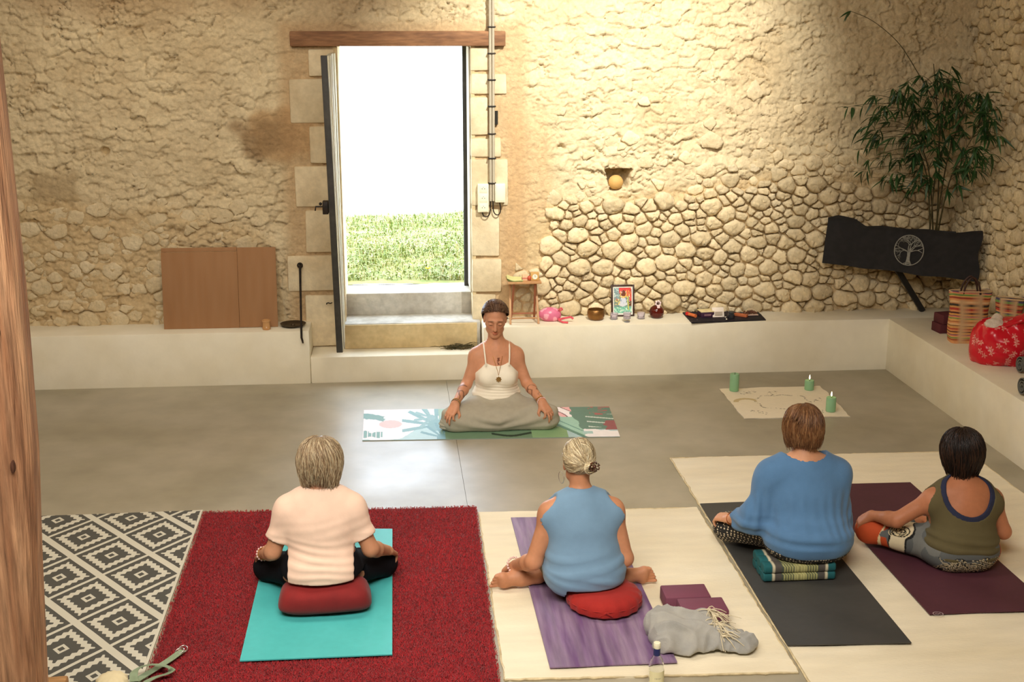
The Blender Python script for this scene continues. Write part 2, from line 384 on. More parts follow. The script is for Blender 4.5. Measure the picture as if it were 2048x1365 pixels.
# ---- right wall
rw = Wall(6.2, 10.32, .3, 3.3, .0135, 9)
lowr = sst(.1, -.08, rw.V-(3.4+.12*fbm(rw.U*3, rw.V*3, 3, 60))); rw.relief(lowr)
t = rw.tone[..., None]; colr = np.array(sr(206, 184, 144))*(1-t)+np.array(sr(184, 158, 116))*t
colr = colr*(1-.55*lowr[..., None])+np.array(sr(186, 158, 114))*.55*lowr[..., None]
Vt = np.stack([(WX-rw.h*1.3).ravel(), rw.U.ravel(), rw.V.ravel()], 1)
wall_right = link('wall_right', npmesh('wall_right', Vt, grid_faces(len(rw.u), len(rw.v))[:, ::-1], True, vcol=colr.reshape(-1, 3)), m_wall); tag(wall_right, kind='structure')
k = MB(); k.box((WX+.05, -3.2, -.1), (WX+.5, 10.3, 4.9)).box((WX, -3.2, -.1), (WX+.06, 6.25, 4.9)).box((WX, 6.2, 3.28), (WX+.06, 10.3, 4.9))
k.build('wall_core', MATS['wall_core'], wall_right, smooth=False)
st = stones(lambda u, v: v > .42 and (v < 2.0 or q.random() < .8), 8.6, 10.25, .40, 3.25, .024, .066, 33, an=1.15, tries=14000); st.sort(key=near_key); kept = 0; rest = MB()
for (c, P, r) in st:
    Vs, Fs = stone_mesh(c, P, (.02+.45*r)*q.uniform(.75, 1.25)*(1 if c[1] < 2 else .75), q); W = np.stack([-Vs[:, 2], -Vs[:, 0], Vs[:, 1]], 1)
    W[:, 1] = Vs[:, 0]; base = (WX+.012, c[0], c[1])
    if kept < 290: link('stone', npmesh('stone', W, Fs), m_stone, wall_right, base); kept += 1
    else: rest.add(W+np.array(base), Fs)
if rest.n: tag(rest.build('small_stones', m_stone, wall_right, auto=False), kind='stuff')
# ---- the walls and roof out of the frame
m_lime = M('lime_wash', sr(196, 176, 140), .9, sr(182, 160, 122), 2)
tag(MB().box((-5.4, -3.2, -.1), (-5.0, 10.3, 4.9)).build('wall_left', m_lime, smooth=False), kind='structure')
tag(MB().box((-5.4, -3.4, -.1), (WX+.5, -3.0, 4.9)).build('wall_front', m_lime, smooth=False), kind='structure')
tag(MB().box((-5.4, -3.4, 4.9), (WX+.5, 10.75, 5.1)).build('ceiling', M('roof_boards', sr(150, 118, 84), .8), smooth=False), kind='structure')
# ---- floor: two pours with a joint, bare strip left between
fl = MB().box((-5.4, -3.4, -.2), (WX+.5, 10.75, -.012)).build('floor', M('grey_screed', sr(120, 112, 96), .9), smooth=False); tag(fl, kind='structure')
ja = atz(893, 765); jb = atz(938, 1030); dx = (jb[0]-ja[0])/(jb[1]-ja[1])
jx = lambda y, o: ja[0]+dx*(y-ja[1])+o
def slab(p, name='slab'):
    n = len(p); V = [(x, y, 0) for x, y in p]+[(x, y, -.012) for x, y in p]
    return link(name, npmesh(name, V, [tuple(range(n)), tuple(range(2*n-1, n-1, -1))]+[(i, i+n, (i+1) % n+n, (i+1) % n) for i in range(n)], False), m_floor, fl)
slab([(-5.4, -3.4), (jx(-3.4, -.0011), -3.4), (jx(9.9, -.0011), 9.9), (-5.4, 9.9)])
slab([(jx(-3.4, .0011), -3.4), (WX+.1, -3.4), (WX+.1, 9.9), (jx(9.9, .0011), 9.9)])
# ---- plastered ledges and door steps
def ledge(name, lo, hi, bev=.012, mat=m_plaster, lab=None):
    o = MB().box(lo, hi, bev=bev).build(name, mat); tag(o, kind='structure'); return o
EL = .62
ledge('ledge', (-5.0, BF, -.005), (-.785, WY+.05, LZ))
ledge('ledge', (EL, BF, -.005), (WX+.05, WY+.05, LZ))
ledge('ledge', (4.02, 2.0, -.005), (WX+.05, BF+.02, LZ))
ledge('door_step', (-.785, BF+.004, -.005), (EL, WY+.05, .217))
ledge('door_step', (OX0-.02, 10.10, .2), (OX1+.06, 10.45, .43), mat=M('concrete_step', sr(190, 186, 176), .85, sr(166, 160, 148), 6, bump=.5, bscale=40, var=.12))
MB().box((OX0-.01, 10.088, .219), (OX1+.03, 10.102, .421), bev=.003).build('riser_board', M('tan_board', sr(206, 184, 138), .7, sr(192, 168, 122), 5, bump=.3, bscale=30, var=.1), [o_ for o_ in COL.objects if o_.name.startswith('door_step')][-1])
ledge('door_step', (OX0-.02, 10.42, .4), (OX1+.06, 10.80, .615), mat=M('concrete_step', sr(176, 170, 156), .85, sr(142, 134, 118), 6, bump=.5, bscale=40, var=.15))
# ---- door leaf standing open into the room, boards with gaps
door = empty('door_1', (OX0+.02, WY-.02, .45), kind='structure')
m_door = M('weathered_board', sr(232, 224, 192), .8, sr(176, 168, 146), 3, bump=1.8, bscale=9, stretch=(8, 8, .6), var=.3, vscale=9)
m_edge = M('dark_painted_edge', sr(62, 58, 50), .6, sr(48, 46, 42), 5, var=.2)
dl = 1.02; dn = 7
def dpt(y, z): return OX0-.034+.018*0+(2.62-z)*.018     # the leaf has sagged a little
for i in range(dn):
    y0 = WY-.03-dl*(i+1)/dn+.002; y1 = WY-.03-dl*i/dn-.002; lean = rnd.uniform(-.003, .003)
    z0, z1 = .446+.004*rnd.random(), 2.62-.006*rnd.random()
    k = MB(); x0 = OX0-.012+lean
    k.box((x0-.028, y0, z0), (x0+.006+lean, y1, z1), bev=.003); vv = k.v[-1]; vv[:, 0] += (2.62-vv[:, 2])*.016*(WY-vv[:, 1])
    o = k.build('plank', m_door, None, smooth=True); o.parent = door; o.matrix_parent_inverse = Matrix.Translation(-Vector(door.location))
# the free edge: a dark painted stile
k = MB(); k.box((OX0-.062, WY-.03-dl-.012, .444), (OX0-.016, WY-.03-dl+.05, 2.622), bev=.003); vv = k.v[-1]; vv[:, 0] += (2.62-vv[:, 2])*.016*(WY-vv[:, 1])
def dchild(k, name, mat):
    o = k.build(name, mat); o.parent = door; o.matrix_parent_inverse = Matrix.Translation(-Vector(door.location)); return o
dchild(k, 'stile', m_edge)
for z in (.7, 1.35, 2.35):
    k = MB(); k.box((OX0-.064, WY-.03-dl+.05, z), (OX0-.04, WY-.04, z+.11), bev=.004); vv = k.v[-1]; vv[:, 0] += (2.62-vv[:, 2])*.016*(WY-vv[:, 1]); dchild(k, 'rail', m_edge)
m_iron = M('black_iron', (.02, .017, .015), .55, (.04, .028, .02), 20, bump=.6, metal=.6)
lp = aty(655, 416, WY-1.0)
k = MB(); k.box((lp[0]-.035, lp[1]-.03, lp[2]-.045), (lp[0]+.008, lp[1]+.05, lp[2]+.05), bev=.006); dchild(k, 'lock', m_iron)
k = MB(); k.tube([(lp[0]-.03, lp[1], lp[2]+.01), (lp[0]-.085, lp[1], lp[2]+.01), (lp[0]-.09, lp[1], lp[2]-.02)], .006); k.sphere((lp[0]-.05, lp[1], lp[2]+.03), .012); dchild(k, 'latch', m_iron)
# door frame post at the outer side of the opening
fr = MB().box((OX1-.045, 10.66, .6), (OX1+.004, 10.72, OZ1+.01), bev=.004).build('door_frame', m_edge); tag(fr, kind='structure')
k = MB(); kx = OX1-.012
k.box((kx, 10.27, .64), (OX1+.003, 10.65, OZ1-.01), bev=.004); k.build('frame_board', M('pale_board', sr(216, 206, 178), .8, sr(170, 160, 138), 3, bump=1, bscale=9, stretch=(8, 8, .6), var=.2, vscale=9), fr)
# ---- outside: turf bank, pale yard, grass
gd = MB().box((-60, 14.0, .3), (60, 160, .60)).build('ground', M('pale_gravel', sr(232, 226, 208), .95, sr(220, 212, 190), 3, bump=1, bscale=30), smooth=False); tag(gd, kind='structure')
n = 60; X = np.linspace(-3.5, 3.5, 71); Y = np.linspace(10.76, 14.9, 60); XX, YY = np.meshgrid(X, Y)
ZZ = .60+.05*fbm(XX*1.2, YY*1.2, 3, 70)+.10*sst(10.8, 12, YY)*sst(15, 14.0, YY)-.12*sst(14.3, 14.9, YY)
tf = link('turf', npmesh('turf', np.stack([XX.ravel(), YY.ravel(), ZZ.ravel()], 1), grid_faces(71, 60)), M('turf_soil', sr(88, 98, 40), .95, sr(112, 108, 58), 6, bump=1, bscale=40), gd)
nb = 26000; gx = rng.uniform(-1.8, 2.2, nb); gy = 10.90+3.65*rng.random(nb)**1.15
gz = .58+.05*fbm(gx*1.2, gy*1.2, 3, 70)+.10*sst(10.8, 12, gy)*sst(15, 14.0, gy)-.12*sst(14.3, 14.9, gy)
hl = rng.uniform(.03, .11, nb)*(1+.9*fbm(gx*2.2, gy*2.2, 2, 71)); ang = rng.uniform(0, 2*math.pi, nb); wd = rng.uniform(.003, .006, nb); bend = rng.uniform(.2, 1.5, nb)*hl
dx_, dy_ = np.cos(ang), np.sin(ang); sx_, sy_ = -dy_*wd, dx_*wd
B = np.stack([gx, gy, gz], 1); sid = np.stack([sx_, sy_, sx_*0], 1)
mid = B+np.stack([dx_*bend*.3, dy_*bend*.3, hl*.6], 1); tip = B+np.stack([dx_*bend, dy_*bend, hl*(1-.3*bend/hl)], 1)
Vg = np.concatenate([B-sid, B+sid, mid+sid*.8, mid-sid*.8, tip]); i = np.arange(nb)
Fg = [tuple(x) for x in np.stack([i, i+nb, i+2*nb, i+3*nb], 1).tolist()]+[tuple(x) for x in np.stack([i+3*nb, i+2*nb, i+4*nb], 1).tolist()]
gm = rng.random(nb); gcol = np.outer(1-gm, sr(88, 110, 38))+np.outer(gm, sr(124, 132, 56)); dry = rng.random(nb) < .22; gcol[dry] = sr(150, 140, 96)
tag(link('grass', npmesh('grass', Vg, Fg, False, vcol=np.tile(gcol, (5, 1))), M('grass', attr=True, rough=.6, var=.1)), 'tall summer grass on the bank outside the open door', 'grass', kind='stuff')
# ---------------------------------------------------------------- people: one continuous skin each, clothes and hair as children
def V3(*a): return np.array(a, float)
def unit(v): v = np.asarray(v, float); return v/(np.linalg.norm(v)+1e-12)
def smin(a, b, k):
    if k <= 0: return np.minimum(a, b)
    h = np.maximum(k-np.abs(a-b), 0)/k; return np.minimum(a, b)-h*h*k*.25
class RC:   # round cone between two points, optionally flattened along an axis
    def __init__(s, a, b, ra, rb=None): s.a = V3(*a); s.b = V3(*b); s.ra = ra; s.rb = ra if rb is None else rb
    def box(s): r = max(s.ra, s.rb); return np.minimum(s.a, s.b)-r, np.maximum(s.a, s.b)+r
    def d(s, X, Y, Z):
        ba = s.b-s.a; l2 = ba@ba+1e-12
        px, py, pz = X-s.a[0], Y-s.a[1], Z-s.a[2]
        t = np.clip((px*ba[0]+py*ba[1]+pz*ba[2])/l2, 0, 1)
        return np.sqrt((px-t*ba[0])**2+(py-t*ba[1])**2+(pz-t*ba[2])**2)-(s.ra+(s.rb-s.ra)*t)
class EL:   # ellipsoid with rotation matrix columns
    def __init__(s, c, r, R=None): s.c = V3(*c); s.r = V3(*r); s.R = np.eye(3) if R is None else np.asarray(R)
    def box(s): e = np.sqrt(((s.R*s.r)**2).sum(1)); return s.c-e, s.c+e
    def d(s, X, Y, Z):
        px, py, pz = X-s.c[0], Y-s.c[1], Z-s.c[2]; R = s.R
        q = [px*R[0, i]+py*R[1, i]+pz*R[2, i] for i in range(3)]
        k0 = np.sqrt(sum((q[i]/s.r[i])**2 for i in range(3))); k1 = np.sqrt(sum((q[i]/s.r[i]**2)**2 for i in range(3)))+1e-9
        return k0*(k0-1)/k1
class Field:
    def __init__(s, prims, h, pad=.05):
        lo = np.min([p.box()[0] for p, *_ in prims], 0)-pad; hi = np.max([p.box()[1] for p, *_ in prims], 0)+pad
        s.lo = lo; s.h = h; s.n = np.ceil((hi-lo)/h).astype(int)+1
        s.ax = [lo[i]+h*np.arange(s.n[i]) for i in range(3)]; s.A = np.full(s.n, .3, np.float32)
        for p, k, infl, mode in prims: s.put(p, k, infl, mode)
    def win(s, lo, hi):
        i0 = np.clip(np.floor((lo-s.lo)/s.h).astype(int), 0, s.n); i1 = np.clip(np.ceil((hi-s.lo)/s.h).astype(int)+1, 0, s.n)
        return tuple(slice(a, b) for a, b in zip(i0, i1))
    def put(s, p, k=.03, infl=0., mode='+'):
        lo, hi = p.box(); m = abs(infl)+k*1.1+.03; w = s.win(lo-m, hi+m)
        X, Y, Z = np.ix_(*[s.ax[i][w[i]] for i in range(3)])
        d = (p.d(X, Y, Z)-infl).astype(np.float32); v = s.A[w]
        if v.size == 0: return
        s.A[w] = smin(v, d, k) if mode == '+' else -smin(-v, d, k)
    def clip(s, f):
        X, Y, Z = np.ix_(*s.ax); s.A = np.maximum(s.A, f(X, Y, Z)).astype(np.float32); return s
    def mesh(s):
        A = s.A; A = np.pad(A, 1, constant_values=.3); lo = s.lo-s.h; ins = A < 0; n = np.array(A.shape)
        c = np.zeros(n-1, np.int8)
        for a in (0, 1):
            for b in (0, 1):
                for d in (0, 1): c += ins[a:n[0]-1+a, b:n[1]-1+b, d:n[2]-1+d]
        act = (c > 0) & (c < 8); I = np.argwhere(act); idx = np.full(c.shape, -1, np.int64); idx[act] = np.arange(len(I))
        P = np.zeros((len(I), 3)); cnt = np.zeros(len(I)); g = lambda o: A[I[:, 0]+o[0], I[:, 1]+o[1], I[:, 2]+o[2]]
        cor = [(a, b, d) for a in (0, 1) for b in (0, 1) for d in (0, 1)]
        val = {o: g(o) for o in cor}
        for o in cor:
            for ax in range(3):
                if o[ax]: continue
                o2 = list(o); o2[ax] = 1; o2 = tuple(o2); a, b = val[o], val[o2]; m = (a < 0) != (b < 0)
                t = np.where(m, a/(a-b+1e-12), 0); q = np.tile(np.array(o, float), (len(I), 1)); q[:, ax] += t
                P[m] += q[m]; cnt[m] += 1
        P = lo+s.h*(I+P/np.maximum(cnt, 1)[:, None]); F = []
        for ax in range(3):
            u, v = (ax+1) % 3, (ax+2) % 3; sl = [slice(1, -1)]*3; sl[ax] = slice(0, -1)
            sh = [slice(1, -1)]*3; sh[ax] = slice(1, None)
            a = ins[tuple(sl)]; b = ins[tuple(sh)]; e = np.argwhere(a != b)
            if not len(e): continue
            e = e+np.array([1 if i != ax else 0 for i in range(3)]); up = a[tuple((e-np.array([1 if i != ax else 0 for i in range(3)])).T)]
            eu = np.zeros(3, int); eu[u] = 1; ev = np.zeros(3, int); ev[v] = 1
            q = np.stack([idx[tuple((e-eu-ev).T)], idx[tuple((e-ev).T)], idx[tuple(e.T)], idx[tuple((e-eu).T)]], 1)
            q[~up] = q[~up][:, ::-1]; F.append(q)
        F = np.concatenate(F); F = F[(F >= 0).all(1)]
        return P, F
def vnormals(V, F):
    a = V[F[:, 2]]-V[F[:, 0]]; b = V[F[:, 3]]-V[F[:, 1]]; n = np.cross(a, b); N = np.zeros_like(V)
    for i in range(4): np.add.at(N, F[:, i], n)
    return N/(np.linalg.norm(N, axis=1)[:, None]+1e-12)
def relax(V, F, it=1, lam=.5):
    for _ in range(it):
        S_ = np.zeros_like(V); c = np.zeros(len(V))
        for i in range(4):
            for j in ((i+1) % 4, (i-1) % 4): np.add.at(S_, F[:, i], V[F[:, j]]); np.add.at(c, F[:, i], 1)
        V = V*(1-lam)+lam*S_/np.maximum(c, 1)[:, None]
    return V
def rotv(v, ax, a): return np.array(Matrix.Rotation(a, 3, Vector(ax)) @ Vector(v))
def hand(w, d, n, side, curl=(.35, .4, .3), spread=.06, thumb=(.5, .35), s=1.0, pinch=False):
    """palm, four unequal fingers of three bones, thumb from the side of the palm; d = towards the fingers, n = back of the hand"""
    d = unit(d); n = unit(n-d*(np.asarray(n)@d)); t = np.cross(d, n)*side; P = []; kn = []
    for i, (o, r) in enumerate(((.027, .0105), (.009, .011), (-.010, .0105), (-.027, .0095))):
        k = w+s*(d*(.088-.004*abs(i-1))+t*o); kn.append(k); P.append((RC(w+s*t*o*.6, k, .0145*s, r*s), .016, 0, '+'))
    P.append((RC(w+s*(d*.02+t*.024-n*.004), w+s*(d*.055+t*.026-n*.004), .014*s, .012*s), .02, 0, '+'))
    for i, L in enumerate((.071, .079, .073, .057)):
        ax = np.cross(d, n); a = 0; p = kn[i]; dd = unit(d+t*spread*(1.5-i)); r = (.0092, .0093, .009, .008)[i]*s
        c = curl if not (pinch and i == 0) else (.75, .95, .5)
        for j, f in enumerate((.46, .30, .24)):
            a += c[j]*(1+.10*i); q = rotv(dd, ax, -a if ax@np.cross(d, n) > 0 else a)
            if q@n > dd@n+1e-6: q = rotv(dd, ax, a)
            e = p+q*L*f*s; P.append((RC(p, e, r*(1-.1*j), r*(.9-.1*j)), .004, 0, '+')); p = e
        if i == 0: tip1 = p
    b = w+s*(d*.022+t*.026-n*.006)
    if pinch: m = (b+tip1)/2+s*(t*.024-n*.004); e = tip1+s*(t*.012-n*.006); m1 = b*.35+m*.65
    else: m1 = b+s*unit(d*(1-thumb[0])+t*thumb[0]-n*.25)*.042; e = m1+s*unit(d*(1-thumb[1])+t*thumb[1]-n*.25)*.046; m = m1
    P += [(RC(b, m1, .0135*s, .0108*s), .012, 0, '+'), (RC(m1, m if pinch else (m1+e)/2, .0108*s, .0102*s), .004, 0, '+'), (RC(m if pinch else (m1+e)/2, e, .0102*s, .0082*s), .004, 0, '+')]
    return P
def foot(a, d, up, s=1.0, side=1):
    """heel at a, sole opposite up, toes along d; side = which way the big toe lies"""
    d = unit(d); up = unit(up-d*(np.asarray(up)@d)); t = np.cross(up, d)*side; P = []
    P.append((RC(a-d*.02*s, a+d*.05*s, .030*s, .029*s), .03, 0, '+'))
    P.append((RC(a+d*.04*s+up*.012*s, a+d*.13*s, .031*s, .024*s), .03, 0, '+')); P.append((RC(a+d*.06*s-t*.014*s, a+d*.13*s-t*.022*s, .026*s, .020*s), .03, 0, '+'))
    P.append((RC(a+d*.135*s+t*.030*s, a+d*.145*s-t*.032*s, .021*s, .018*s), .025, 0, '+'))
    for i, (o, L, r) in enumerate(((.034, .048, .0135), (.012, .048, .0100), (-.006, .044, .0095), (-.023, .039, .0090), (-.038, .033, .0088))):
        p = a+s*(d*(.155-.003*i)+t*o); P.append((RC(p, p+s*(d*L*.6+up*.003), r*.9*s, r*s), .006, 0, '+')); P.append((RC(p+s*(d*L*.6+up*.003), p+s*(d*L*.85-up*.002), r*s, r*.85*s), .004, 0, '+'))
    return P
def head_R(fwd, up=(0, 0, 1)):
    f = unit(fwd); r = unit(np.cross(f, up)); u = np.cross(r, f); return np.stack([r, f, u], 1)     # columns: right, forward, up
def head(c, R, nb, s=1.0, face=True):
    T = lambda *p: c+R@(np.array(p)*s); P = []; E = lambda p, r, k, m='+': P.append((EL(T(*p), np.array(r)*s, R), k, 0, m))
    C = lambda p, q, a, b, k, m='+': P.append((RC(T(*p), T(*q), a*s, b*s), k, 0, m))
    P.append((RC(T(0, -.022, -.05), nb, .050*s, .056*s), .03, 0, '+'))
    E((0, -.012, .03), (.073, .092, .086), .02); E((0, .028, -.030), (.057, .060, .086), .03)
    C((0, .058, -.098), (0, .066, -.100), .020, .018, .02)
    for q in (-1, 1):
        C((q*.040, .015, -.072), (q*.014, .060, -.098), .022, .018, .02); C((q*.036, .058, -.022), (q*.045, .035, -.020), .020, .022, .02)
        P.append((EL(T(q*.074, -.008, -.008), np.array((.008, .019, .031))*s, R), .006, 0, '+'))
        C((q*.012, .088, .020), (q*.044, .074, .020), .011, .010, .012)
        P.append((EL(T(q*.031, .101, -.001), np.array((.017, .018, .011))*s, R), .012, 0, '-'))
        P.append((EL(T(q*.031, .078, -.003), np.array((.0165, .013, .0115))*s, R), .005, 0, '+'))
        P.append((RC(T(q*.010, .096, -.043), T(q*.009, .086, -.043), .0085*s, .008*s), .006, 0, '+'))
    C((0, .088, .012), (0, .111, -.036), .0085, .0115, .010)
    P.append((EL(T(0, .090, -.0655), np.array((.0225, .010, .0048))*s, R), .004, 0, '+')); P.append((EL(T(0, .0885, -.0755), np.array((.019, .0105, .0058))*s, R), .004, 0, '+'))
    return P, T
SKIN = {}
m_skin = M('skin', attr=True, rough=.5, var=.05, vscale=40, bump=.15, bscale=160, sss=.12, spec=.35)
def skin_color(V, base, T=None, R=None, c=None, s=1, marks=()):
    col = np.tile(np.array(base), (len(V), 1)); col = col*(1+.10*vn3(V*9, 2))[:, None]*np.array([1, .97, .95])
    if c is not None:
        q = (V-c)@R/s
        lip = np.exp(-((q[:, 0]/.021)**2+((q[:, 2]+.070)/.0095)**2)**2)*(q[:, 1] > .06); col = col*(1-lip[:, None])+lip[:, None]*col*np.array([.86, .55, .52])
        for sx in (-1, 1):
            bro = np.exp(-(((q[:, 0]-sx*.030)/.019)**2+((q[:, 2]-.021-.004*np.cos(q[:, 0]*60))/.0055)**2)**2)*(q[:, 1] > .05)
            las = np.exp(-(((q[:, 0]-sx*.031)/.016)**2+((q[:, 2]+.0085)/.003)**2)**2)*(q[:, 1] > .06)
            ch = np.exp(-(((q[:, 0]-sx*.042)/.02)**2+((q[:, 2]+.032)/.02)**2))*(q[:, 1] > .03)
            col = col*(1-.75*bro[:, None])+.75*bro[:, None]*np.array(sr(70, 44, 30)); col = col*(1-.8*las[:, None])+.8*las[:, None]*np.array(sr(60, 36, 26))
            col = col*(1-.35*ch[:, None])+.35*ch[:, None]*col*np.array([1.05, .78, .72])
    return np.clip(col, 0, 1)
def put_mesh(name, V, F, root, mat, vcol=None, label=None):
    me = npmesh(name, V-np.array(root.location), F, True, vcol=vcol); o = link(name, me, mat, root)
    if label: o['label'] = label
    return o
def cloth(name, prims, h, root, mat, clip=None, folds=None, vcol=None, label=None, pad=.05, sm=2, floor=None):
    f = Field(prims, h, pad)
    if clip: f.clip(clip)
    V, F = f.mesh(); V = relax(V, F, sm); N = vnormals(V, F)
    if folds: V = V+N*folds(V, N)[:, None]
    if floor is not None: V[:, 2] = np.maximum(V[:, 2], floor)
    return put_mesh(name, V, F, root, mat, None if vcol is None else vcol(V), label)
def infl(P, t, k=None): return [(p, (kk if k is None else k), i+t, m) for p, kk, i, m in P]
def torso(J):
    px, py, pz = J['pelvis']; cx, cy, cz = J['chest']; nb = J['neck']; hw, ww, cw = J['w']; dp = J.get('dp', 1.0); P = []
    P.append((EL((px, py-.01*J['f'], pz+.03), (hw, .135*dp, .125)), .05, 0, '+'))
    P.append((EL((px-.07, py-.05*J['f'], pz), (.095*hw/.18, .10, .10)), .05, 0, '+')); P.append((EL((px+.07, py-.05*J['f'], pz), (.095*hw/.18, .10, .10)), .05, 0, '+'))
    mx, my, mz = (px+cx)/2, (py+cy)/2, (pz+cz)/2+.01
    P.append((EL((mx, my+.005*J['f'], mz), (ww, .112*dp, .16)), .07, 0, '+'))
    P.append((EL((cx, cy, cz), (cw, .112*dp, .165)), .06, 0, '+'))
    for sh in J['sh']:
        s_ = V3(*sh); P.append((RC(V3(*nb)+V3(0, 0, -.045), s_+V3(0, 0, .0), .056, .050), .06, 0, '+')); P.append((RC(V3(*nb)+V3(0, -.012*J['f'], -.008), V3(*nb)*.45+s_*.55+V3(0, -.008*J['f'], .012), .052, .046), .06, 0, '+')); P.append((RC((cx+(s_[0]-cx)*.5, cy, cz-.02), s_-V3(0, 0, .03), .08, .055), .06, 0, '+'))
    if J.get('bust'):
        for q in (-1, 1): P.append((EL((cx+q*.068, cy+J['f']*.088, cz-.035), (.062, .048, .060)), .03, 0, '+'))
    return P
def arms(J, r=(.049, .040, .036, .026)):
    P = []
    for sh, el, wr in zip(J['sh'], J['el'], J['wr']):
        sh, el, wr = V3(*sh), V3(*el), V3(*wr); P.append((RC(sh, el, r[0], r[1]), .03, 0, '+')); m = el+(wr-el)*.3
        P.append((RC(el, m, r[1], r[2]+.003), .02, 0, '+')); P.append((RC(m, wr, r[2]+.003, r[3]), .02, 0, '+'))
    return P
def legs(J, r=(.088, .058, .054, .036)):
    P = []
    for hp, kn, an in zip(J['hip'], J['kn'], J['an']):
        hp, kn, an = V3(*hp), V3(*kn), V3(*an); P.append((RC(hp, kn, r[0], r[1]), .05, 0, '+')); m = kn+(an-kn)*.35
        P.append((RC(kn, m, r[1], r[2]), .03, 0, '+')); P.append((RC(m, an, r[2], r[3]), .03, 0, '+'))
    return P
def hair_mesh(root, paths, widths, cols, cap=None, capcol=None, label=None, name='hair', rough=.42):
    """a scalp cap and many thin tapering locks laid over it, one mesh"""
    Vs, Fs, Cs = [], [], []; n = 0
    if cap is not None:
        V, F = cap; Vs.append(V); Fs += F.tolist(); Cs.append(np.tile(capcol, (len(V), 1))*(1+.25*vn3(V*np.array([90, 90, 12]), 3))[:, None]); n += len(V)
    for P, w, c in zip(paths, widths, cols):
        m = len(P); T = np.gradient(P, axis=0); T /= np.linalg.norm(T, axis=1)[:, None]+1e-9; ref = np.cross(T, np.array([.31, .22, .92])); ref /= np.linalg.norm(ref, axis=1)[:, None]+1e-9; b = np.cross(T, ref)
        ww = (w*np.interp(np.linspace(0, 1, m), [0, .15, .75, 1], [.6, 1, .9, .25]))[:, None]
        R_ = np.stack([P+ww*ref, P+ww*(-.5*ref+.87*b), P+ww*(-.5*ref-.87*b)], 1).reshape(-1, 3); Vs.append(R_); Cs.append(np.tile(c, (3*m, 1)))
        for i in range(m-1):
            for j in range(3): Fs.append((n+i*3+j, n+i*3+(j+1) % 3, n+i*3+3+(j+1) % 3, n+i*3+3+j))
        n += 3*m
    me = npmesh(name, np.concatenate(Vs)-np.array(root.location), Fs, True, vcol=np.clip(np.concatenate(Cs), 0, 1))
    o = link(name, me, M('hair', attr=True, rough=rough, var=.15, vscale=60, spec=.4), root)
    if label: o['label'] = label
    return o
def bob(root, c, R, s, top, wx, wy, bot, cols, N, part=(0, .02), seed=1, face=.9, flip=0., tuck=.12, label=None, rag=.02, yo=-.012, wave=.003):
    """hair falling from a crown point: dome over the skull, then straight down to the nape"""
    q = np.random.default_rng(seed); T = lambda p: c+(p*s)@R.T; paths = []; W = []; K = []; zc = .005; cols = np.array(cols)
    def prof(ph, u):     # u 0 crown .. 1 widest .. 2 ends
        th = np.clip(u, 0, 1)*math.pi/2; dn = np.clip(u-1, 0, 1)
        rx, ry = wx*np.sin(th)**.85, wy*np.sin(th)**.85
        bl = bot+rag*np.sin(3*ph+seed)*.4
        z = zc+(top-zc)*np.cos(th)+(bl-zc)*dn; k = 1-tuck*dn**2+flip*dn**4
        return np.stack([rx*k*np.sin(ph), yo+ry*k*np.cos(ph), z], -1)
    for i in range(N):
        ph = q.uniform(face, 2*math.pi-face); u0 = q.uniform(.04, 1.0)**.8; u1 = q.uniform(1.75, 2.04) if q.random() < .65 else q.uniform(1.15, 1.9)
        u = np.linspace(u0, u1, 11); dph = q.normal(0, .10); P = prof(ph+dph*(u-1)+part[0]*(1-np.clip(u, 0, 1)), u)
        lift = 1+q.normal(0, .012)+.018*q.random(); P = P*np.array([lift, lift, 1])
        P[:, 2] += q.normal(0, rag*.4)*(np.clip(u-1, 0, 1)); P[:, 0] += wave*np.sin(u*3.5+q.uniform(0, 6)); P[:, 1] += wave*np.sin(u*4.5+q.uniform(0, 6))
        paths.append(T(P)); W.append(q.uniform(.0011, .0023)*s); K.append(cols[q.integers(len(cols))]*q.uniform(.85, 1.12))
    a = np.linspace(face, 2*math.pi-face, 44); u = np.linspace(.0, 1.97, 20); A, U_ = np.meshgrid(a, u); V = prof(A.ravel(), U_.ravel())*np.array([.985, .985, .99])
    return hair_mesh(root, paths, W, K, (T(V), grid_faces(44, 20)), cols.mean(0)*.62, label)
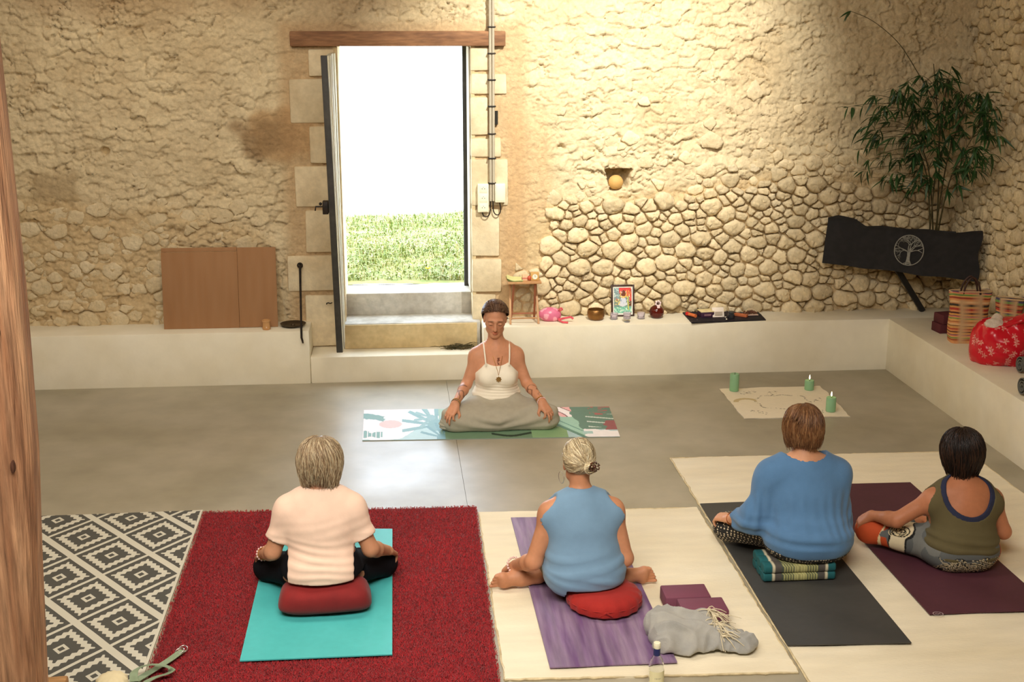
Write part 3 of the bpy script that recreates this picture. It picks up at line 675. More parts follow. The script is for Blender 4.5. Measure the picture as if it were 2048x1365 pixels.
def swept(root, c, R, s, target, cols, N, seed=1, front=.62, part=.0, label=None, bun=None, top=.093, vol=1.0):
    """hair combed back from the hairline to a knot"""
    q = np.random.default_rng(seed); T = lambda p: c+(p*s)@R.T; cols = np.array(cols); paths = []; W = []; K = []; rad = np.array([.080*vol, .099*(.5+.5*vol), top]); o = np.array([0, -.012, .03]); tg = unit(target)
    def onsk(D, l): return o+D*(rad*l)
    for i in range(N):
        t = np.linspace(0, 1, 12)[:, None]; k_ = q.random()
        if k_ < .45:      # from the parting, down over the temple and back
            d0 = unit([part+q.normal(0, .10), q.uniform(-.5, front), .95]); side = np.sign(d0[0]-part) or 1; mid = unit([side*1.05, d0[1]*.55+q.uniform(-.25, .15), q.uniform(-.05, .55)])
        elif k_ < .72:    # from the hairline at the brow and sides
            A_ = q.uniform(-2.0, 2.0); d0 = unit([math.sin(A_)*.98, math.cos(A_)*.72, max(.62*math.cos(A_), -.25)+q.normal(0, .05)]); mid = unit([d0[0]*.9+.1*np.sign(d0[0]), -.35, d0[2]*.6+.15])
        else:             # crown and nape
            A_ = q.uniform(1.4, 4.9); d0 = unit([math.sin(A_), math.cos(A_), q.uniform(-.75, .9)]); mid = unit(d0*.6+tg*.5)
        D = (1-t)**2*d0+2*t*(1-t)*mid+t**2*tg; D /= np.linalg.norm(D, axis=1)[:, None]
        l = 1.02+q.uniform(0, .035)+.02*np.sin(t*math.pi); P = onsk(D, l); P += .0015*np.sin(t*9+q.uniform(0, 6))
        paths.append(T(P)); W.append(q.uniform(.0013, .0028)*s); K.append(cols[q.integers(len(cols))]*q.uniform(.75, 1.2))
    th = np.linspace(.0, 2*math.pi, 41); fr = np.linspace(0, 1, 16); A, Fq = np.meshgrid(th, fr)
    # cap: from the hairline ring back to the knot
    ring = np.stack([np.sin(A)*.98, np.where(np.cos(A) > 0, np.cos(A)*.70, np.cos(A)*.9), np.where(np.cos(A) > 0, .62*np.cos(A)-.02, .95*np.cos(A)-.1)], -1); ring /= np.linalg.norm(ring, axis=-1)[..., None]
    back = unit([0, -.75, .6]); D = (1-Fq[..., None])*ring+Fq[..., None]*back; D /= np.linalg.norm(D, axis=-1)[..., None]; V = onsk(D.reshape(-1, 3), 1.02)
    if bun:
        bc, br = np.array(bun[0]), bun[1]
        for i in range(bun[2]):
            a0 = q.uniform(0, 6.28); inc = q.normal(0, .5); t = np.linspace(0, q.uniform(2, 4.5), 14); rr = br*(.72+.3*q.random()); ax = unit([q.normal(0, .4), -1, q.normal(0, .4)]); e1 = unit(np.cross(ax, [0, 0, 1])); e2 = np.cross(ax, e1)
            P = bc+rr*(np.cos(a0+t)[:, None]*e1+np.sin(a0+t)[:, None]*e2)+ax*(inc*br*.6*np.cos(t*.5))[:, None]; paths.append(T(P)); W.append(.003*s); K.append(cols[q.integers(len(cols))]*q.uniform(.7, 1.15))
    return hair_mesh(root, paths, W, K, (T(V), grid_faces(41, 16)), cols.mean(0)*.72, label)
def beads(root, c, ax, R, r, n, mat, name='bracelet', sy=1.0):
    ax = unit(ax); e1 = unit(np.cross(ax, [.2, .3, .9])); e2 = np.cross(ax, e1); k = MB()
    for i in range(n): a = 2*math.pi*i/n; k.sphere(np.array(c)+R*(math.cos(a)*e1+math.sin(a)*e2*sy), r, 8, 5)
    o = k.build(name, mat, root, loc=root.location); return o
def ringt(root, c, ax, R, r, mat, name, n=28):
    ax = unit(ax); e1 = unit(np.cross(ax, [.2, .3, .9])); e2 = np.cross(ax, e1); a = np.linspace(0, 2*math.pi, n)
    return MB().tube([np.array(c)+R*(math.cos(t)*e1+math.sin(t)*e2) for t in a], r, 6, cap=False).build(name, mat, root, loc=root.location)
def zmin(z): return lambda X, Y, Z: z-Z+0*X+0*Y
def boxcut(lo, hi):
    lo = V3(*lo); hi = V3(*hi)
    return lambda X, Y, Z: np.minimum.reduce(np.broadcast_arrays(X-lo[0], hi[0]-X, Y-lo[1], hi[1]-Y, Z-lo[2], hi[2]-Z))
def cylcut(c, r, z1): return lambda X, Y, Z: np.minimum(r-np.hypot(X-c[0], Y-c[1]), z1-Z)
def person(x, y, label):
    return empty('person', (x, y, 0), label=label, cat='person')
def wr_fold(ax, f, amp, zlo, zhi, s=0, w=.5, sk=(3, 3, 3)):
    """soft creases across an axis, within a band of heights"""
    def g(V, N):
        p = V[:, 2]+ax[0]*V[:, 0]+ax[1]*V[:, 1]+.018*vn3(V*np.array(sk)*2.2, s); n = vn3(V*np.array([5., 5., 9.]), s+1)
        band = sst(zlo-.03, zlo+.03, V[:, 2])*sst(zhi+.03, zhi-.03, V[:, 2]); c = np.sin(p*f)
        return amp*band*(np.sign(c)*np.abs(c)**.7)*(.35+.65*np.clip(n+.3, 0, 1))
    return g
def adds(*fs): return lambda V, N: sum(f(V, N) for f in fs)
def lump(a, f, s=0): return lambda V, N: a*vn3(V*f, s)

def finish_body(root, prims, h, base, hd, marks=None, cut=None):
    f = Field(prims, h)
    if cut: f.clip(cut)
    V, F = f.mesh(); V = relax(V, F, 1, .4); c, R, s = hd
    col = skin_color(V, base, R=R, c=c, s=s)
    if marks is not None: col = marks(V, col)
    return put_mesh('body', V, F, root, m_skin, col)
PEARL = M('pearl_bead', sr(232, 196, 186), .25, var=.05); GOLD = M('gold', sr(200, 150, 70), .3, metal=.9, var=.05); SILVER = M('silver', sr(200, 196, 190), .3, metal=.9)
# ---------------------------------------------------------------- rugs, mats and everything that stands about
class X_:   # tiny expression helper over math nodes
    def __init__(s, nt, sock): s.nt = nt; s.s = sock
    def op(s, o, b=None, c=None):
        n = s.nt.nodes.new('ShaderNodeMath'); n.operation = o
        for i, v in enumerate((s, b, c)):
            if v is None: continue
            if isinstance(v, X_): s.nt.links.new(v.s, n.inputs[i])
            else: n.inputs[i].default_value = v
        return X_(s.nt, n.outputs[0])
    def __add__(s, b): return s.op('ADD', b)
    def __sub__(s, b): return s.op('SUBTRACT', b)
    def __mul__(s, b): return s.op('MULTIPLY', b)
    def gt(s, b): return s.op('GREATER_THAN', b)
    def lt(s, b): return s.op('LESS_THAN', b)
    def mx(s, b): return s.op('MAXIMUM', b)
    def ab(s): return s.op('ABSOLUTE')
    def fr(s): return s.op('FRACT')
def sheet(name, c4, z, th, nx, ny, mat, parent=None, color=None, wave=0, wf=4, loc=None, rag=0, seed=0, round_=0):
    """a mat or cloth lying flat: corners front-left, front-right, back-right, back-left"""
    c = [np.array(p[:2], float) for p in c4]; s = np.linspace(0, 1, nx); t = np.linspace(0, 1, ny); S_, T_ = np.meshgrid(s, t)
    P = ((1-S_)*(1-T_))[..., None]*c[0]+(S_*(1-T_))[..., None]*c[1]+(S_*T_)[..., None]*c[2]+((1-S_)*T_)[..., None]*c[3]
    if rag:
        e = np.minimum.reduce([S_, 1-S_, T_, 1-T_])*0+1; ed = ((S_ == 0) | (S_ == 1) | (T_ == 0) | (T_ == 1))
        P[..., 0] += ed*rag*fbm(P[..., 1]*9, P[..., 0]*9+seed, 3, 80); P[..., 1] += ed*rag*fbm(P[..., 0]*9, P[..., 1]*9+seed, 3, 81)
    Z = np.full(S_.shape, z+th)+wave*(.5+fbm(P[..., 0]*wf, P[..., 1]*wf, 3, 82+seed)).clip(0)
    if round_:
        d = np.minimum(np.minimum(S_, 1-S_)*np.linalg.norm(c[1]-c[0]), np.minimum(T_, 1-T_)*np.linalg.norm(c[3]-c[0])); Z -= round_*np.exp(-d/.006)*0
    top = np.concatenate([P, Z[..., None]], -1).reshape(-1, 3); F = grid_faces(nx, ny)
    b = np.concatenate([np.arange(nx), np.arange(1, ny)*nx+nx-1, (ny-1)*nx+np.arange(nx-2, -1, -1), np.arange(ny-2, 0, -1)*nx])
    n0 = len(top); low = top[b].copy(); low[:, 2] = z; V = np.concatenate([top, low]); m = len(b); i = np.arange(m); j = (i+1) % m
    Fs = np.stack([b[j], b[i], n0+i, n0+j], 1); FF = np.concatenate([F, Fs]); org = np.array(loc) if loc is not None else np.array([*(sum(c)/4), z])
    fc = None
    if color is not None:
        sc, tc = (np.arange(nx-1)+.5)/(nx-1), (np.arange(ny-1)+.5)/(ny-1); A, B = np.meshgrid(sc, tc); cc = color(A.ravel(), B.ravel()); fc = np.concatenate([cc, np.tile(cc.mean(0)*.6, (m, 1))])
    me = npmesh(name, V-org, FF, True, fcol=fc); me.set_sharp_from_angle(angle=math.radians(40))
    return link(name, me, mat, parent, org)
ZR, ZM = .008, .014
# patterned flat rug
m = bpy.data.materials.new('kilim_weave'); m.use_nodes = True; nt = m.node_tree; p = nt.nodes['Principled BSDF']; p.inputs['Roughness'].default_value = .9
geo = _nd(nt, 'ShaderNodeTexCoord'); sp = _nd(nt, 'ShaderNodeSeparateXYZ'); nt.links.new(geo.outputs['Object'], sp.inputs[0]); KO = (-2.1, 5.9)
x = X_(nt, sp.outputs[0]); y = X_(nt, sp.outputs[1]); u = (x-(-1.655-KO[0]))*(1/.2125); v = (y-(6.288-KO[1]))*(1/.2655)
a = (u+v)*.5; b = (u-v)*.5; pa = a.fr()-.5; pb = b.fr()-.5; pp, qq = pa.ab(), pb.ab(); r = pp.mx(qq)
isP = pp.gt(qq); oth = isP*qq+(isP*-1.0+1.0)*pp; tri = ((oth*8.5).fr()-.5).ab(); rr = r-tri*.085
white = (rr.gt(.225)*rr.lt(.335)).mx(r.gt(.045)*r.lt(.092)).mx(qq.gt(.468)).mx(pp.gt(.438))
edge = (x+y*.0148).gt(-1.250-KO[0]-.014+(7.175-KO[1])*.0148); white = white.mx(edge)
mx_ = _nd(nt, 'ShaderNodeMix', data_type='RGBA'); nt.links.new(white.s, mx_.inputs['Factor']); mx_.inputs['A'].default_value = (*sr(82, 80, 72), 1); mx_.inputs['B'].default_value = (*sr(210, 204, 184), 1)
wv = _nd(nt, 'ShaderNodeTexNoise'); wv.inputs['Scale'].default_value = 260; bp = _nd(nt, 'ShaderNodeBump'); bp.inputs['Strength'].default_value = .5; bp.inputs['Distance'].default_value = .002
nt.links.new(wv.outputs[0], bp.inputs['Height']); nt.links.new(bp.outputs[0], p.inputs['Normal']); nt.links.new(mx_.outputs['Result'], p.inputs['Base Color'])
tag(sheet('rug', [(-2.95, 4.75), (-1.214, 4.75), (-1.250, 7.175), (-2.95, 7.15)], 0, ZR, 40, 60, m, wave=.003, loc=(KO[0], KO[1], 0)), 'flat-woven grey and white rug with a stepped diamond pattern, beside the wooden post', 'rug')
# red shaggy rug
cr = [(-1.19, 4.80), (.372, 4.80), (.388, 7.075), (-1.230, 7.125)]
rr_ = empty('rug', (-.42, 5.9, 0), label='deep red shaggy rug under the teal mat', cat='rug')
ba = sheet('backing', cr, 0, .010, 20, 30, M('red_backing', sr(112, 14, 20), .95, sr(128, 22, 28), 20), None); ba.parent = rr_; ba.location = Vector(ba.location)-Vector(rr_.location)
nb = 120000; s = rng.uniform(-.008, 1.006, nb); t = rng.uniform(-.004, 1.006, nb); c = [np.array(q_) for q_ in cr]
P = ((1-s)*(1-t))[:, None]*c[0]+(s*(1-t))[:, None]*c[1]+(s*t)[:, None]*c[2]+((1-s)*t)[:, None]*c[3]
inm = ~((P[:, 0] > -.79) & (P[:, 0] < -.115) & (P[:, 1] > 5.30) & (P[:, 1] < 6.72)); P = P[inm]; nb = len(P)
B = np.concatenate([P, np.full((nb, 1), .008)], 1); an = rng.uniform(0, 6.283, nb)+.8*fbm(P[:, 0]*3, P[:, 1]*3, 2, 90); hl = rng.uniform(.006, .011, nb); w = rng.uniform(.0011, .0022, nb); ln = rng.uniform(.3, 1.1, nb)*hl
sd = np.stack([-np.sin(an)*w, np.cos(an)*w, 0*w], 1); tp = B+np.stack([np.cos(an)*ln, np.sin(an)*ln, hl], 1)
Vt = np.concatenate([B-sd, B+sd, tp+sd*.8, tp-sd*.8]); i = np.arange(nb); F = np.stack([i, i+nb, i+2*nb, i+3*nb], 1)
cc = np.array(sr(158, 20, 28))*(.88+.24*rng.random(nb))[:, None]; cc *= (1+.22*fbm(P[:, 0]*4, P[:, 1]*4, 3, 91))[:, None]
o = link('pile', npmesh('pile', Vt-np.array(rr_.location), F, False, vcol=np.tile(cc, (4, 1))), M('red_wool', attr=True, rough=.85, var=.1, sheen=.3), rr_); tag(o, kind='stuff')
# two cream cotton rugs
m_cot = M('cream_cotton', sr(238, 226, 198), .92, sr(230, 216, 184), 3, bump=.5, bscale=180, stretch=(.25, 1, 1), var=.05, vscale=14)
for nm, c4, lab, z, wvv in (('rug', [(.404, 5.035), (1.738, 4.985), (1.726, 6.955), (.406, 6.985)], 'cream cotton rug under the violet streaked mat', 0, .006),
                           ('rug', [(1.762, 4.60), (3.83, 4.60), (3.80, 7.79), (1.752, 7.83)], 'large cream cotton rug under the grey and burgundy mats', 0, .005)):
    r = sheet(nm, c4, z, ZR, 50, 70, m_cot, wave=wvv, wf=5, rag=.008, seed=len(lab)); tag(r, lab, 'rug')
    k = MB(); c = [np.array([*q_, .006]) for q_ in c4]
    for a_, b_ in ((0, 1), (1, 2), (2, 3), (3, 0)):
        n_ = 60; pts = [c[a_]+(c[b_]-c[a_])*j/n_+np.array([rnd.gauss(0, .0025), rnd.gauss(0, .0025), 0]) for j in range(n_+1)]; k.tube(pts, .0065, 5)
    o = k.build('bound_edge', M('cream_binding', sr(214, 196, 156), .95, sr(196, 176, 136), 40), None, loc=r.location); o.parent = r; o.location = (0, 0, 0)
# mats
def yoga_mat(c4, lab, mat, z=ZR, th=.006, color=None, nx=20, ny=40, corner=.02):
    return tag(sheet('yoga_mat', c4, z+.010, th, nx, ny, mat, color=color), lab, 'mat', 'yoga mats')
MZ = .022
yoga_mat([(-.799, 5.275), (-.101, 5.274), (-.109, 6.745), (-.809, 6.806)], 'plain teal foam mat on the red rug', M('teal_foam', sr(76, 184, 182), .55, sr(82, 190, 188), 4, bump=.15, bscale=300, var=.03), z=.012)
ms = M('violet_rubber', sr(112, 80, 122), .55, sr(150, 128, 150), 3.2, bump=.15, bscale=200, stretch=(5, .45, 1), var=.28, vscale=5)
yoga_mat([(.615, 5.098), (1.203, 5.097), (1.173, 6.835), (.588, 6.862)], 'violet mat with pale streaks on the cream rug', ms)
yoga_mat([(1.756, 5.209), (2.347, 5.182), (2.335, 6.99), (1.753, 6.98)], 'dark grey mat under the woman in the blue tunic', M('charcoal_rubber', sr(70, 68, 64), .6, sr(62, 61, 58), 3, bump=.15, bscale=300, var=.05))
bm_ = yoga_mat([(2.552, 5.459), (3.19, 5.45), (3.167, 7.217), (2.535, 7.229)], 'burgundy mat with a small pale logo in its corner', M('burgundy_rubber', sr(84, 44, 54), .6, sr(76, 38, 48), 3, bump=.15, bscale=300, var=.05))
lg = atz(1876, 1230, ZM+.006); k = MB(); n = 26
for r0, r1 in ((.0195, .0225),):
    A = [(lg[0]+r0*1.15*math.cos(i*2*math.pi/n), lg[1]+r0*math.sin(i*2*math.pi/n), 0) for i in range(n)]; Bv = [(lg[0]+r1*1.15*math.cos(i*2*math.pi/n), lg[1]+r1*math.sin(i*2*math.pi/n), 0) for i in range(n)]
    k.add(A+Bv, [(i, (i+1) % n, n+(i+1) % n, n+i) for i in range(n)])
for s_ in (-1, 1):
    t_ = np.linspace(0, 1, 9); pts = [(lg[0]-.014+.028*q_, lg[1]+s_*.008*math.sin(q_*math.pi*1.5), 0) for q_ in t_]
    k.add([(x_, y_-.0016, 0) for x_, y_, _ in pts]+[(x_, y_+.0016, 0) for x_, y_, _ in pts], [(i, i+1, 9+i+1, 9+i) for i in range(8)])
o = k.build('printed_logo', M('pale_print', sr(190, 170, 170), .7), None, smooth=False); o.location = Vector((0, 0, ZR+.0164))-Vector(bm_.location); o.parent = bm_
def teach_col(s, t):
    n1 = fbm(s*14, t*5, 3, 95); n2 = fbm(s*40, t*15, 2, 96); L_ = lambda *c: np.array(sr(*c)); col = np.tile(L_(238, 230, 230), (len(s), 1))
    def put(m, c): col[m] = L_(*c)
    put(t < .05+.62*sst(.13, .30, s)+.1*n1, (178, 206, 206)); put((s > .30) & (s < .72), (150, 180, 160))
    def frond(cx, cy, w, h, a0, a1, n, c, L=1.0):
        dx, dy = (s-cx)/w, (t-cy)/h; r_ = np.hypot(dx, dy); th = np.arctan2(dy, dx); th = np.where(th < a0-.3, th+2*math.pi, th); ph = (th-a0)/(a1-a0)*n; f = np.abs(ph-np.floor(ph)-.5); put((r_ < 1) & (th > a0) & (th < a1) & (f < .34*(1-r_*.8)+.06) | (r_ < .25), c)
    frond(.29, .45, .14, .75, .4, 3.6, 7, (128, 168, 170)); frond(.31, .05, .09, .5, .2, 3.0, 6, (116, 158, 164)); frond(.27, .7, .07, .4, 1.6, 4.4, 4, (140, 176, 178))
    put((np.hypot((s-.108)/.045, (t-.5)/.13) < 1), (234, 190, 184))
    put((s < .088-.02*np.abs(n2)) & (np.abs(t-.78+s*1.1) < .085+.05*n2), (120, 158, 150)); put((s < .078) & (np.abs(t-.17) < .10+.10*n2) & (((s*60) % 1) > .12), (120, 160, 152))
    put((s > .32) & (s < .70) & (t < .32+.2*n1), (112, 142, 112)); put((s > .50) & (s < .68) & (np.abs(t-.12-.05*np.sin(s*30)) < .03), (48, 66, 50)); put((s > .66) & (s < .80) & (t < .34), (140, 176, 128))
    put((s > .72) & (s < .875) & (t > .38), (236, 176, 172)); w = np.sin((s*52+t*4.5+1.2*np.sin(t*7))); put((s > .72) & (s < .88) & (t > .40) & (w > .45), (250, 238, 232)); put((s > .72) & (s < .87) & (t > .40) & (w > .15) & (w < .45), (120, 70, 70))
    d = (t-.60)+(s-.76)*4.2; put((np.abs(d) < .20) & (s > .735) & (s < .90), (160, 198, 174)); put((np.abs(d+.16) < .045) & (s > .75) & (s < .88), (96, 140, 120)); put((np.abs(d-.02) < .02) & (s > .75) & (s < .88), (112, 156, 136)); put((s > .79) & (s < .87) & (t > .34) & (t < .66) & (d > .14), (158, 196, 172))
    put((s > .865+.03*n1-.03*t) & (t > .24), (98, 130, 112)); fr = np.sin(t*38+s*30); put((s > .89) & (t > .30) & (t < .74) & (fr > .80), (206, 214, 200)); put((s > .955+.02*n2) & (t > .22) & (t < .52), (150, 82, 82)); put((s > .91) & (t > .72) & (np.abs(n2) > .35), (170, 96, 92))
    put((s > .868+.02*n2) & (t < .24+.06*n2-.4*(s-.9)), (244, 236, 230)); put((s > .86) & (s < .90) & (np.abs(t-.14) < .04), (170, 200, 190))
    return col
yoga_mat([(-.329, 8.381), (1.489, 8.31), (1.524, 9.01), (-.338, 9.084)], 'leaf-print mat in pink, teal and green under the teacher', M('printed_mat', attr=True, rough=.6, var=.03), z=-.010, th=.006, color=teach_col, nx=300, ny=110)
# altar cloth and candles
def altar_col(s, t):
    x, y = (s-.5)*.8, (t-.5)*.79; col = np.tile(np.array(sr(238, 226, 200)), (len(s), 1)); n = fbm(s*60, t*60, 2, 97)
    rr = (np.abs(x/.20)**3+np.abs(y/.175)**3)**(1/3.)-1+.06*np.sin(8*np.arctan2(y, x)); m = (np.abs(rr) < .036) & (n > -.05); col[m] = sr(168, 156, 132)
    for cx, cy, a in ((-.20, .27, .5), (.02, -.29, .0), (-.25, -.25, 2.4), (.27, .02, 1.2), (-.02, .24, 1.0), (.25, -.26, .3)):
        dx, dy = x-cx, y-cy; u_ = dx*math.cos(a)+dy*math.sin(a); v_ = -dx*math.sin(a)+dy*math.cos(a); m = (np.hypot(u_/.075, v_/.035) < 1) & (n > .22); col[m] = sr(164, 152, 130)
    m = (np.abs(np.hypot(x+.27, y-.02)-.085) < .02) & (x < -.19) & (y > .02); col[m] = sr(206, 186, 140)
    return col
tag(sheet('altar_cloth', [(2.477, 8.622), (3.272, 8.613), (3.305, 9.401), (2.47, 9.39)], 0, .006, 170, 160, M('printed_cotton_cloth', attr=True, rough=.9, var=.02), color=altar_col, wave=.003, wf=3, rag=.02), 'white square cloth with a grey floral ring, spread on the floor under the candles', 'cloth')
m_wax = M('sage_wax', sr(142, 186, 142), .45, sr(134, 178, 134), 5, var=.03, sss=.2); m_wick = M('wick', (.05, .04, .03), .9); m_fl = M('flame', (1, .8, .4), .5, emit=(1, .78, .42, 9))
for px, pb, pt, lit, lab in ((1468, 785, 747, 0, 'tall unlit green pillar candle at the left corner of the white cloth'), (1618, 783, 760, 1, 'short lit green candle at the back of the white cloth'), (1661, 826, 794, 1, 'lit green candle at the right of the white cloth, behind the woman in blue')):
    c = atz(px, pb-3, .008); ht = aty(px, pt, c[1])[2]-.012; r = empty('pillar_candle', (c[0], c[1], .008), label=lab, cat='candle', group='green pillar candles')
    R_ = .037; MB().lathe([(R_-.004, 0), (R_, .004), (R_, ht-.006), (R_-.003, ht), (R_-.008, ht-.001), (.012, ht-.006), (0, ht-.007)], n=28).build('wax_body', m_wax, r)
    MB().tube([(0, 0, ht-.008), (.001, 0, ht+.004), (.002, .001, ht+.012)], .0016, 6).build('wick', m_wick, r)
    if lit: MB().lathe([(0, ht+.006), (.004, ht+.012), (.0058, ht+.020), (.004, ht+.032), (0, ht+.046)], n=10).build('flame', m_fl, r)
# cushions
def bolster(root_xy, lab):
    r = empty('bolster', (*root_xy, 0), label=lab, cat='cushion'); k = MB(); X = np.sin(np.linspace(-math.pi/2, math.pi/2, 30)); n = 28; V = []
    for x_ in X:
        f = (1-abs(x_)**4.5)**.5 if abs(x_) < 1 else 0; f = max(f, .02); a_ = np.linspace(0, 2*math.pi, n, endpoint=False); sq = lambda q_, e: np.sign(q_)*np.abs(q_)**e
        hw = .125*(.82+.18*f)*(f**.35); V.append(np.stack([np.full(n, x_*.245), hw*sq(np.cos(a_), .75), .074+.074*f**.5*sq(np.sin(a_), .75)+.003*np.sin(a_*3+x_*5)], 1))
    k.add(np.concatenate(V), [(i*n+j, i*n+(j+1) % n, (i+1)*n+(j+1) % n, (i+1)*n+j) for i in range(29) for j in range(n)]+[tuple(range(n))[::-1], tuple(29*n+j for j in range(n))])
    vv = k.v[-1]; vv[:, 2] += .004*vn3(vv*9, 3); vv[:, 0] *= np.interp(vv[:, 2], [0, .15], [1.0, .82]); k.build('cover', M('crimson_cotton', sr(136, 28, 26), .85, sr(122, 22, 22), 5, bump=.2, bscale=200, sheen=.1, var=.05), r)
    sm = [np.array([x_*.22*.94, -.122*(1-abs(x_)**4.5)**.5 if abs(x_) < 1 else 0, .075]) for x_ in np.linspace(-.97, .97, 24)]
    MB().tube(sm, .0022, 5).build('seam', MATS['crimson_cotton'], r); return r
b_ = bolster((-.436, 5.765), 'crimson rectangular cushion on the teal mat'); b_.rotation_euler = (0, 0, .03); b_.location.z = .032
zf = empty('zafu', (.958, 5.690, .025), label='round red pleated cushion on the violet mat', cat='cushion'); k = MB(); n = 72; V = []
pr = [(.0, .0), (.13, .0), (.165, .006), (.186, .024), (.190, .05), (.184, .078), (.165, .098), (.12, .110), (.06, .113), (0, .112)]
for r_, z_ in [(r_, z_*.86) for r_, z_ in pr]:
    a_ = np.arange(n)*2*math.pi/n; rr = r_*(1+(.022*np.cos(a_*18)*(.02 < z_ < .105))); V.append(np.stack([rr*np.cos(a_), rr*np.sin(a_), np.full(n, z_)], 1))
k.add(np.concatenate(V), [(i*n+j, i*n+(j+1) % n, (i+1)*n+(j+1) % n, (i+1)*n+j) for i in range(len(pr)-1) for j in range(n)])
m_red = M('scarlet_cotton', sr(168, 34, 24), .85, sr(154, 28, 20), 6, bump=.2, bscale=200, sheen=.1, var=.06); k.build('cover', m_red, zf)
k = MB(); k.tube([(.187*math.cos(a_), .187*math.sin(a_), .052) for a_ in np.linspace(0, 2*math.pi, 60)], .003, 5, cap=False); k.build('seam', m_red, zf)
k = MB(); k.tube([(-.05, -.178, .03), (-.02, -.192, .052), (.012, -.186, .03)], .006, 6); k.build('handle', m_red, zf)
bc = empty('block_cushion', (2.020, 5.975, .025), label='patterned teal and grey block cushion under the woman in the blue tunic', cat='cushion')
ks = MB(); nn = 56; xs = np.linspace(-.205, .205, nn+1); cs = []
for row in (0, 1):
    for i in range(3):
        y0 = -.16+i*.107; z0 = .003+row*.056; q_ = 16; a_ = np.arange(q_)*2*math.pi/q_; sq = lambda v_, e: np.sign(v_)*np.abs(v_)**e
        V = np.concatenate([np.stack([np.full(q_, x_), y0+.0535+.0545*(1 if 0 < j < nn else .82)*sq(np.cos(a_), .55), z0+.0295+.0295*(1 if 0 < j < nn else .8)*sq(np.sin(a_), .55)], 1) for j, x_ in enumerate(xs)])
        ks.add(V, [(j*q_+m_, j*q_+(m_+1) % q_, (j+1)*q_+(m_+1) % q_, (j+1)*q_+m_) for j in range(nn) for m_ in range(q_)]+[tuple(range(q_))[::-1], tuple(nn*q_+m_ for m_ in range(q_))])
Vv = np.concatenate(ks.v); ax = np.abs(Vv[:, 0]+.0); cc = np.tile(np.array(sr(22, 88, 92)), (len(Vv), 1)); cc[ax < .150] = sr(80, 74, 68); cc[ax < .105] = sr(70, 78, 66); ck = (np.floor(Vv[:, 0]/.0073)+np.floor(Vv[:, 2]/.009)) % 2
cc[(ax < .098) & (ck == 0)] = sr(176, 172, 110); cc[ax < .032] = sr(152, 148, 96); cc[(ax < .032) & (ck == 0)] = sr(190, 184, 124); cc[np.abs(ax-.150) < .004] = sr(200, 190, 160); ks.c = [cc]
Vv[:, 0] *= .94; Vv[:, 1] *= .70; Vv[:, 2] *= .82; ks.v = [Vv]
ks.build('woven_cover', M('woven_thai', attr=True, rough=.85, var=.08, bump=.3, bscale=220), bc)
# two violet blocks, grey shawl, bottle
m_blk = M('plum_foam', sr(122, 66, 84), .75, sr(114, 60, 78), 6, var=.04, bump=.1, bscale=300)
for (x0, y0, z0, lab) in ((1.253, 5.60, ZR+.011, 'plum foam block lying flat behind its twin on the cream rug'), (1.305, 5.445, ZR+.011, 'plum foam block half covered by the grey shawl')):
    r = empty('yoga_block', (x0+.115, y0+.075, z0), label=lab, cat='yoga block', group='plum foam blocks'); MB().box((-.115, -.075, 0), (.115, .075, .075), bev=.008).build('foam_body', m_blk, r)
sh = empty('shawl', (1.34, 5.26, ZR), label='crumpled grey shawl with cream fringe beside the violet mat', cat='shawl')
SP = [(RC((1.165, 5.36, .085), (1.165, 5.22, .055), .062, .052), .05, 0, '+'), (RC((1.18, 5.37, .09), (1.37, 5.37, .085), .062, .058), .06, 0, '+'), (RC((1.21, 5.26, .075), (1.36, 5.24, .07), .072, .06), .06, 0, '+'), (RC((1.36, 5.30, .07), (1.45, 5.30, .062), .058, .045), .05, 0, '+'),
      (RC((1.40, 5.23, .055), (1.555, 5.20, .050), .052, .050), .04, 0, '+'), (RC((1.47, 5.31, .055), (1.545, 5.28, .045), .036, .03), .03, 0, '+'), (EL((1.27, 5.20, .04), (.10, .06, .04)), .05, 0, '+'), (EL((1.50, 5.19, .035), (.09, .055, .034)), .04, 0, '+')]
fo = lambda V, N: .017*(1-2*np.abs(np.sin((V[:, 0]*.55+V[:, 1]*.8+.05*vn3(V*7, 3))*math.pi/.07)))*(.35+.65*np.clip(vn3(V*8, 5)+.4, 0, 1))+.005*vn3(V*16, 7)+.006*(1-2*np.abs(np.sin((V[:, 0]*.9-V[:, 1]*.5+.10*vn3(V*6, 11))*math.pi/.05)))*np.clip(vn3(V*5, 12)+.25, 0, 1)
cloth('folded_wool', SP, .0062, sh, M('grey_wool', sr(168, 164, 154), .95, sr(156, 154, 148), 8, bump=.4, bscale=200, var=.06, sheen=.2), lambda X, Y, Z: np.maximum(.0255-Z+0*X+0*Y, Y-5.435+0*X+0*Z), fo, floor=.0255)
k = MB(); q = np.random.default_rng(3)
for i in range(80):
    t = i/79; b0 = np.array([1.405+.03*t, 5.385-.205*t, .135-.03*t+.02*math.sin(t*6)]); d = np.array([q.normal(.02, .02), q.normal(-.02, .02), q.normal(-.008, .008)]); c = q.normal(0, .014, 3)
    tp_ = [b0, b0+d*.6+c*.3+np.array([0, 0, .008]), b0+d*1.3+c, b0+d*2+c*1.6-np.array([0, 0, .018])]
    for p_ in tp_: p_[2] = max(p_[2], .032)
    k.tube(tp_, [.0026, .0024, .0022, .0016], 5)
k.build('fringe', M('cream_tassel', sr(216, 202, 170), .95), sh, loc=sh.location)
bo = empty('water_bottle', (1.062, 4.89, 0), label='small clear glass bottle with white cap, blue neck band and cream label', cat='bottle')
gl = M('clear_glass', (.95, .97, .95), .02, trans=1, ior=1.45, var=0); gl.node_tree.nodes['Principled BSDF'].inputs['Base Color'].default_value = (.95, .98, .96, 1)
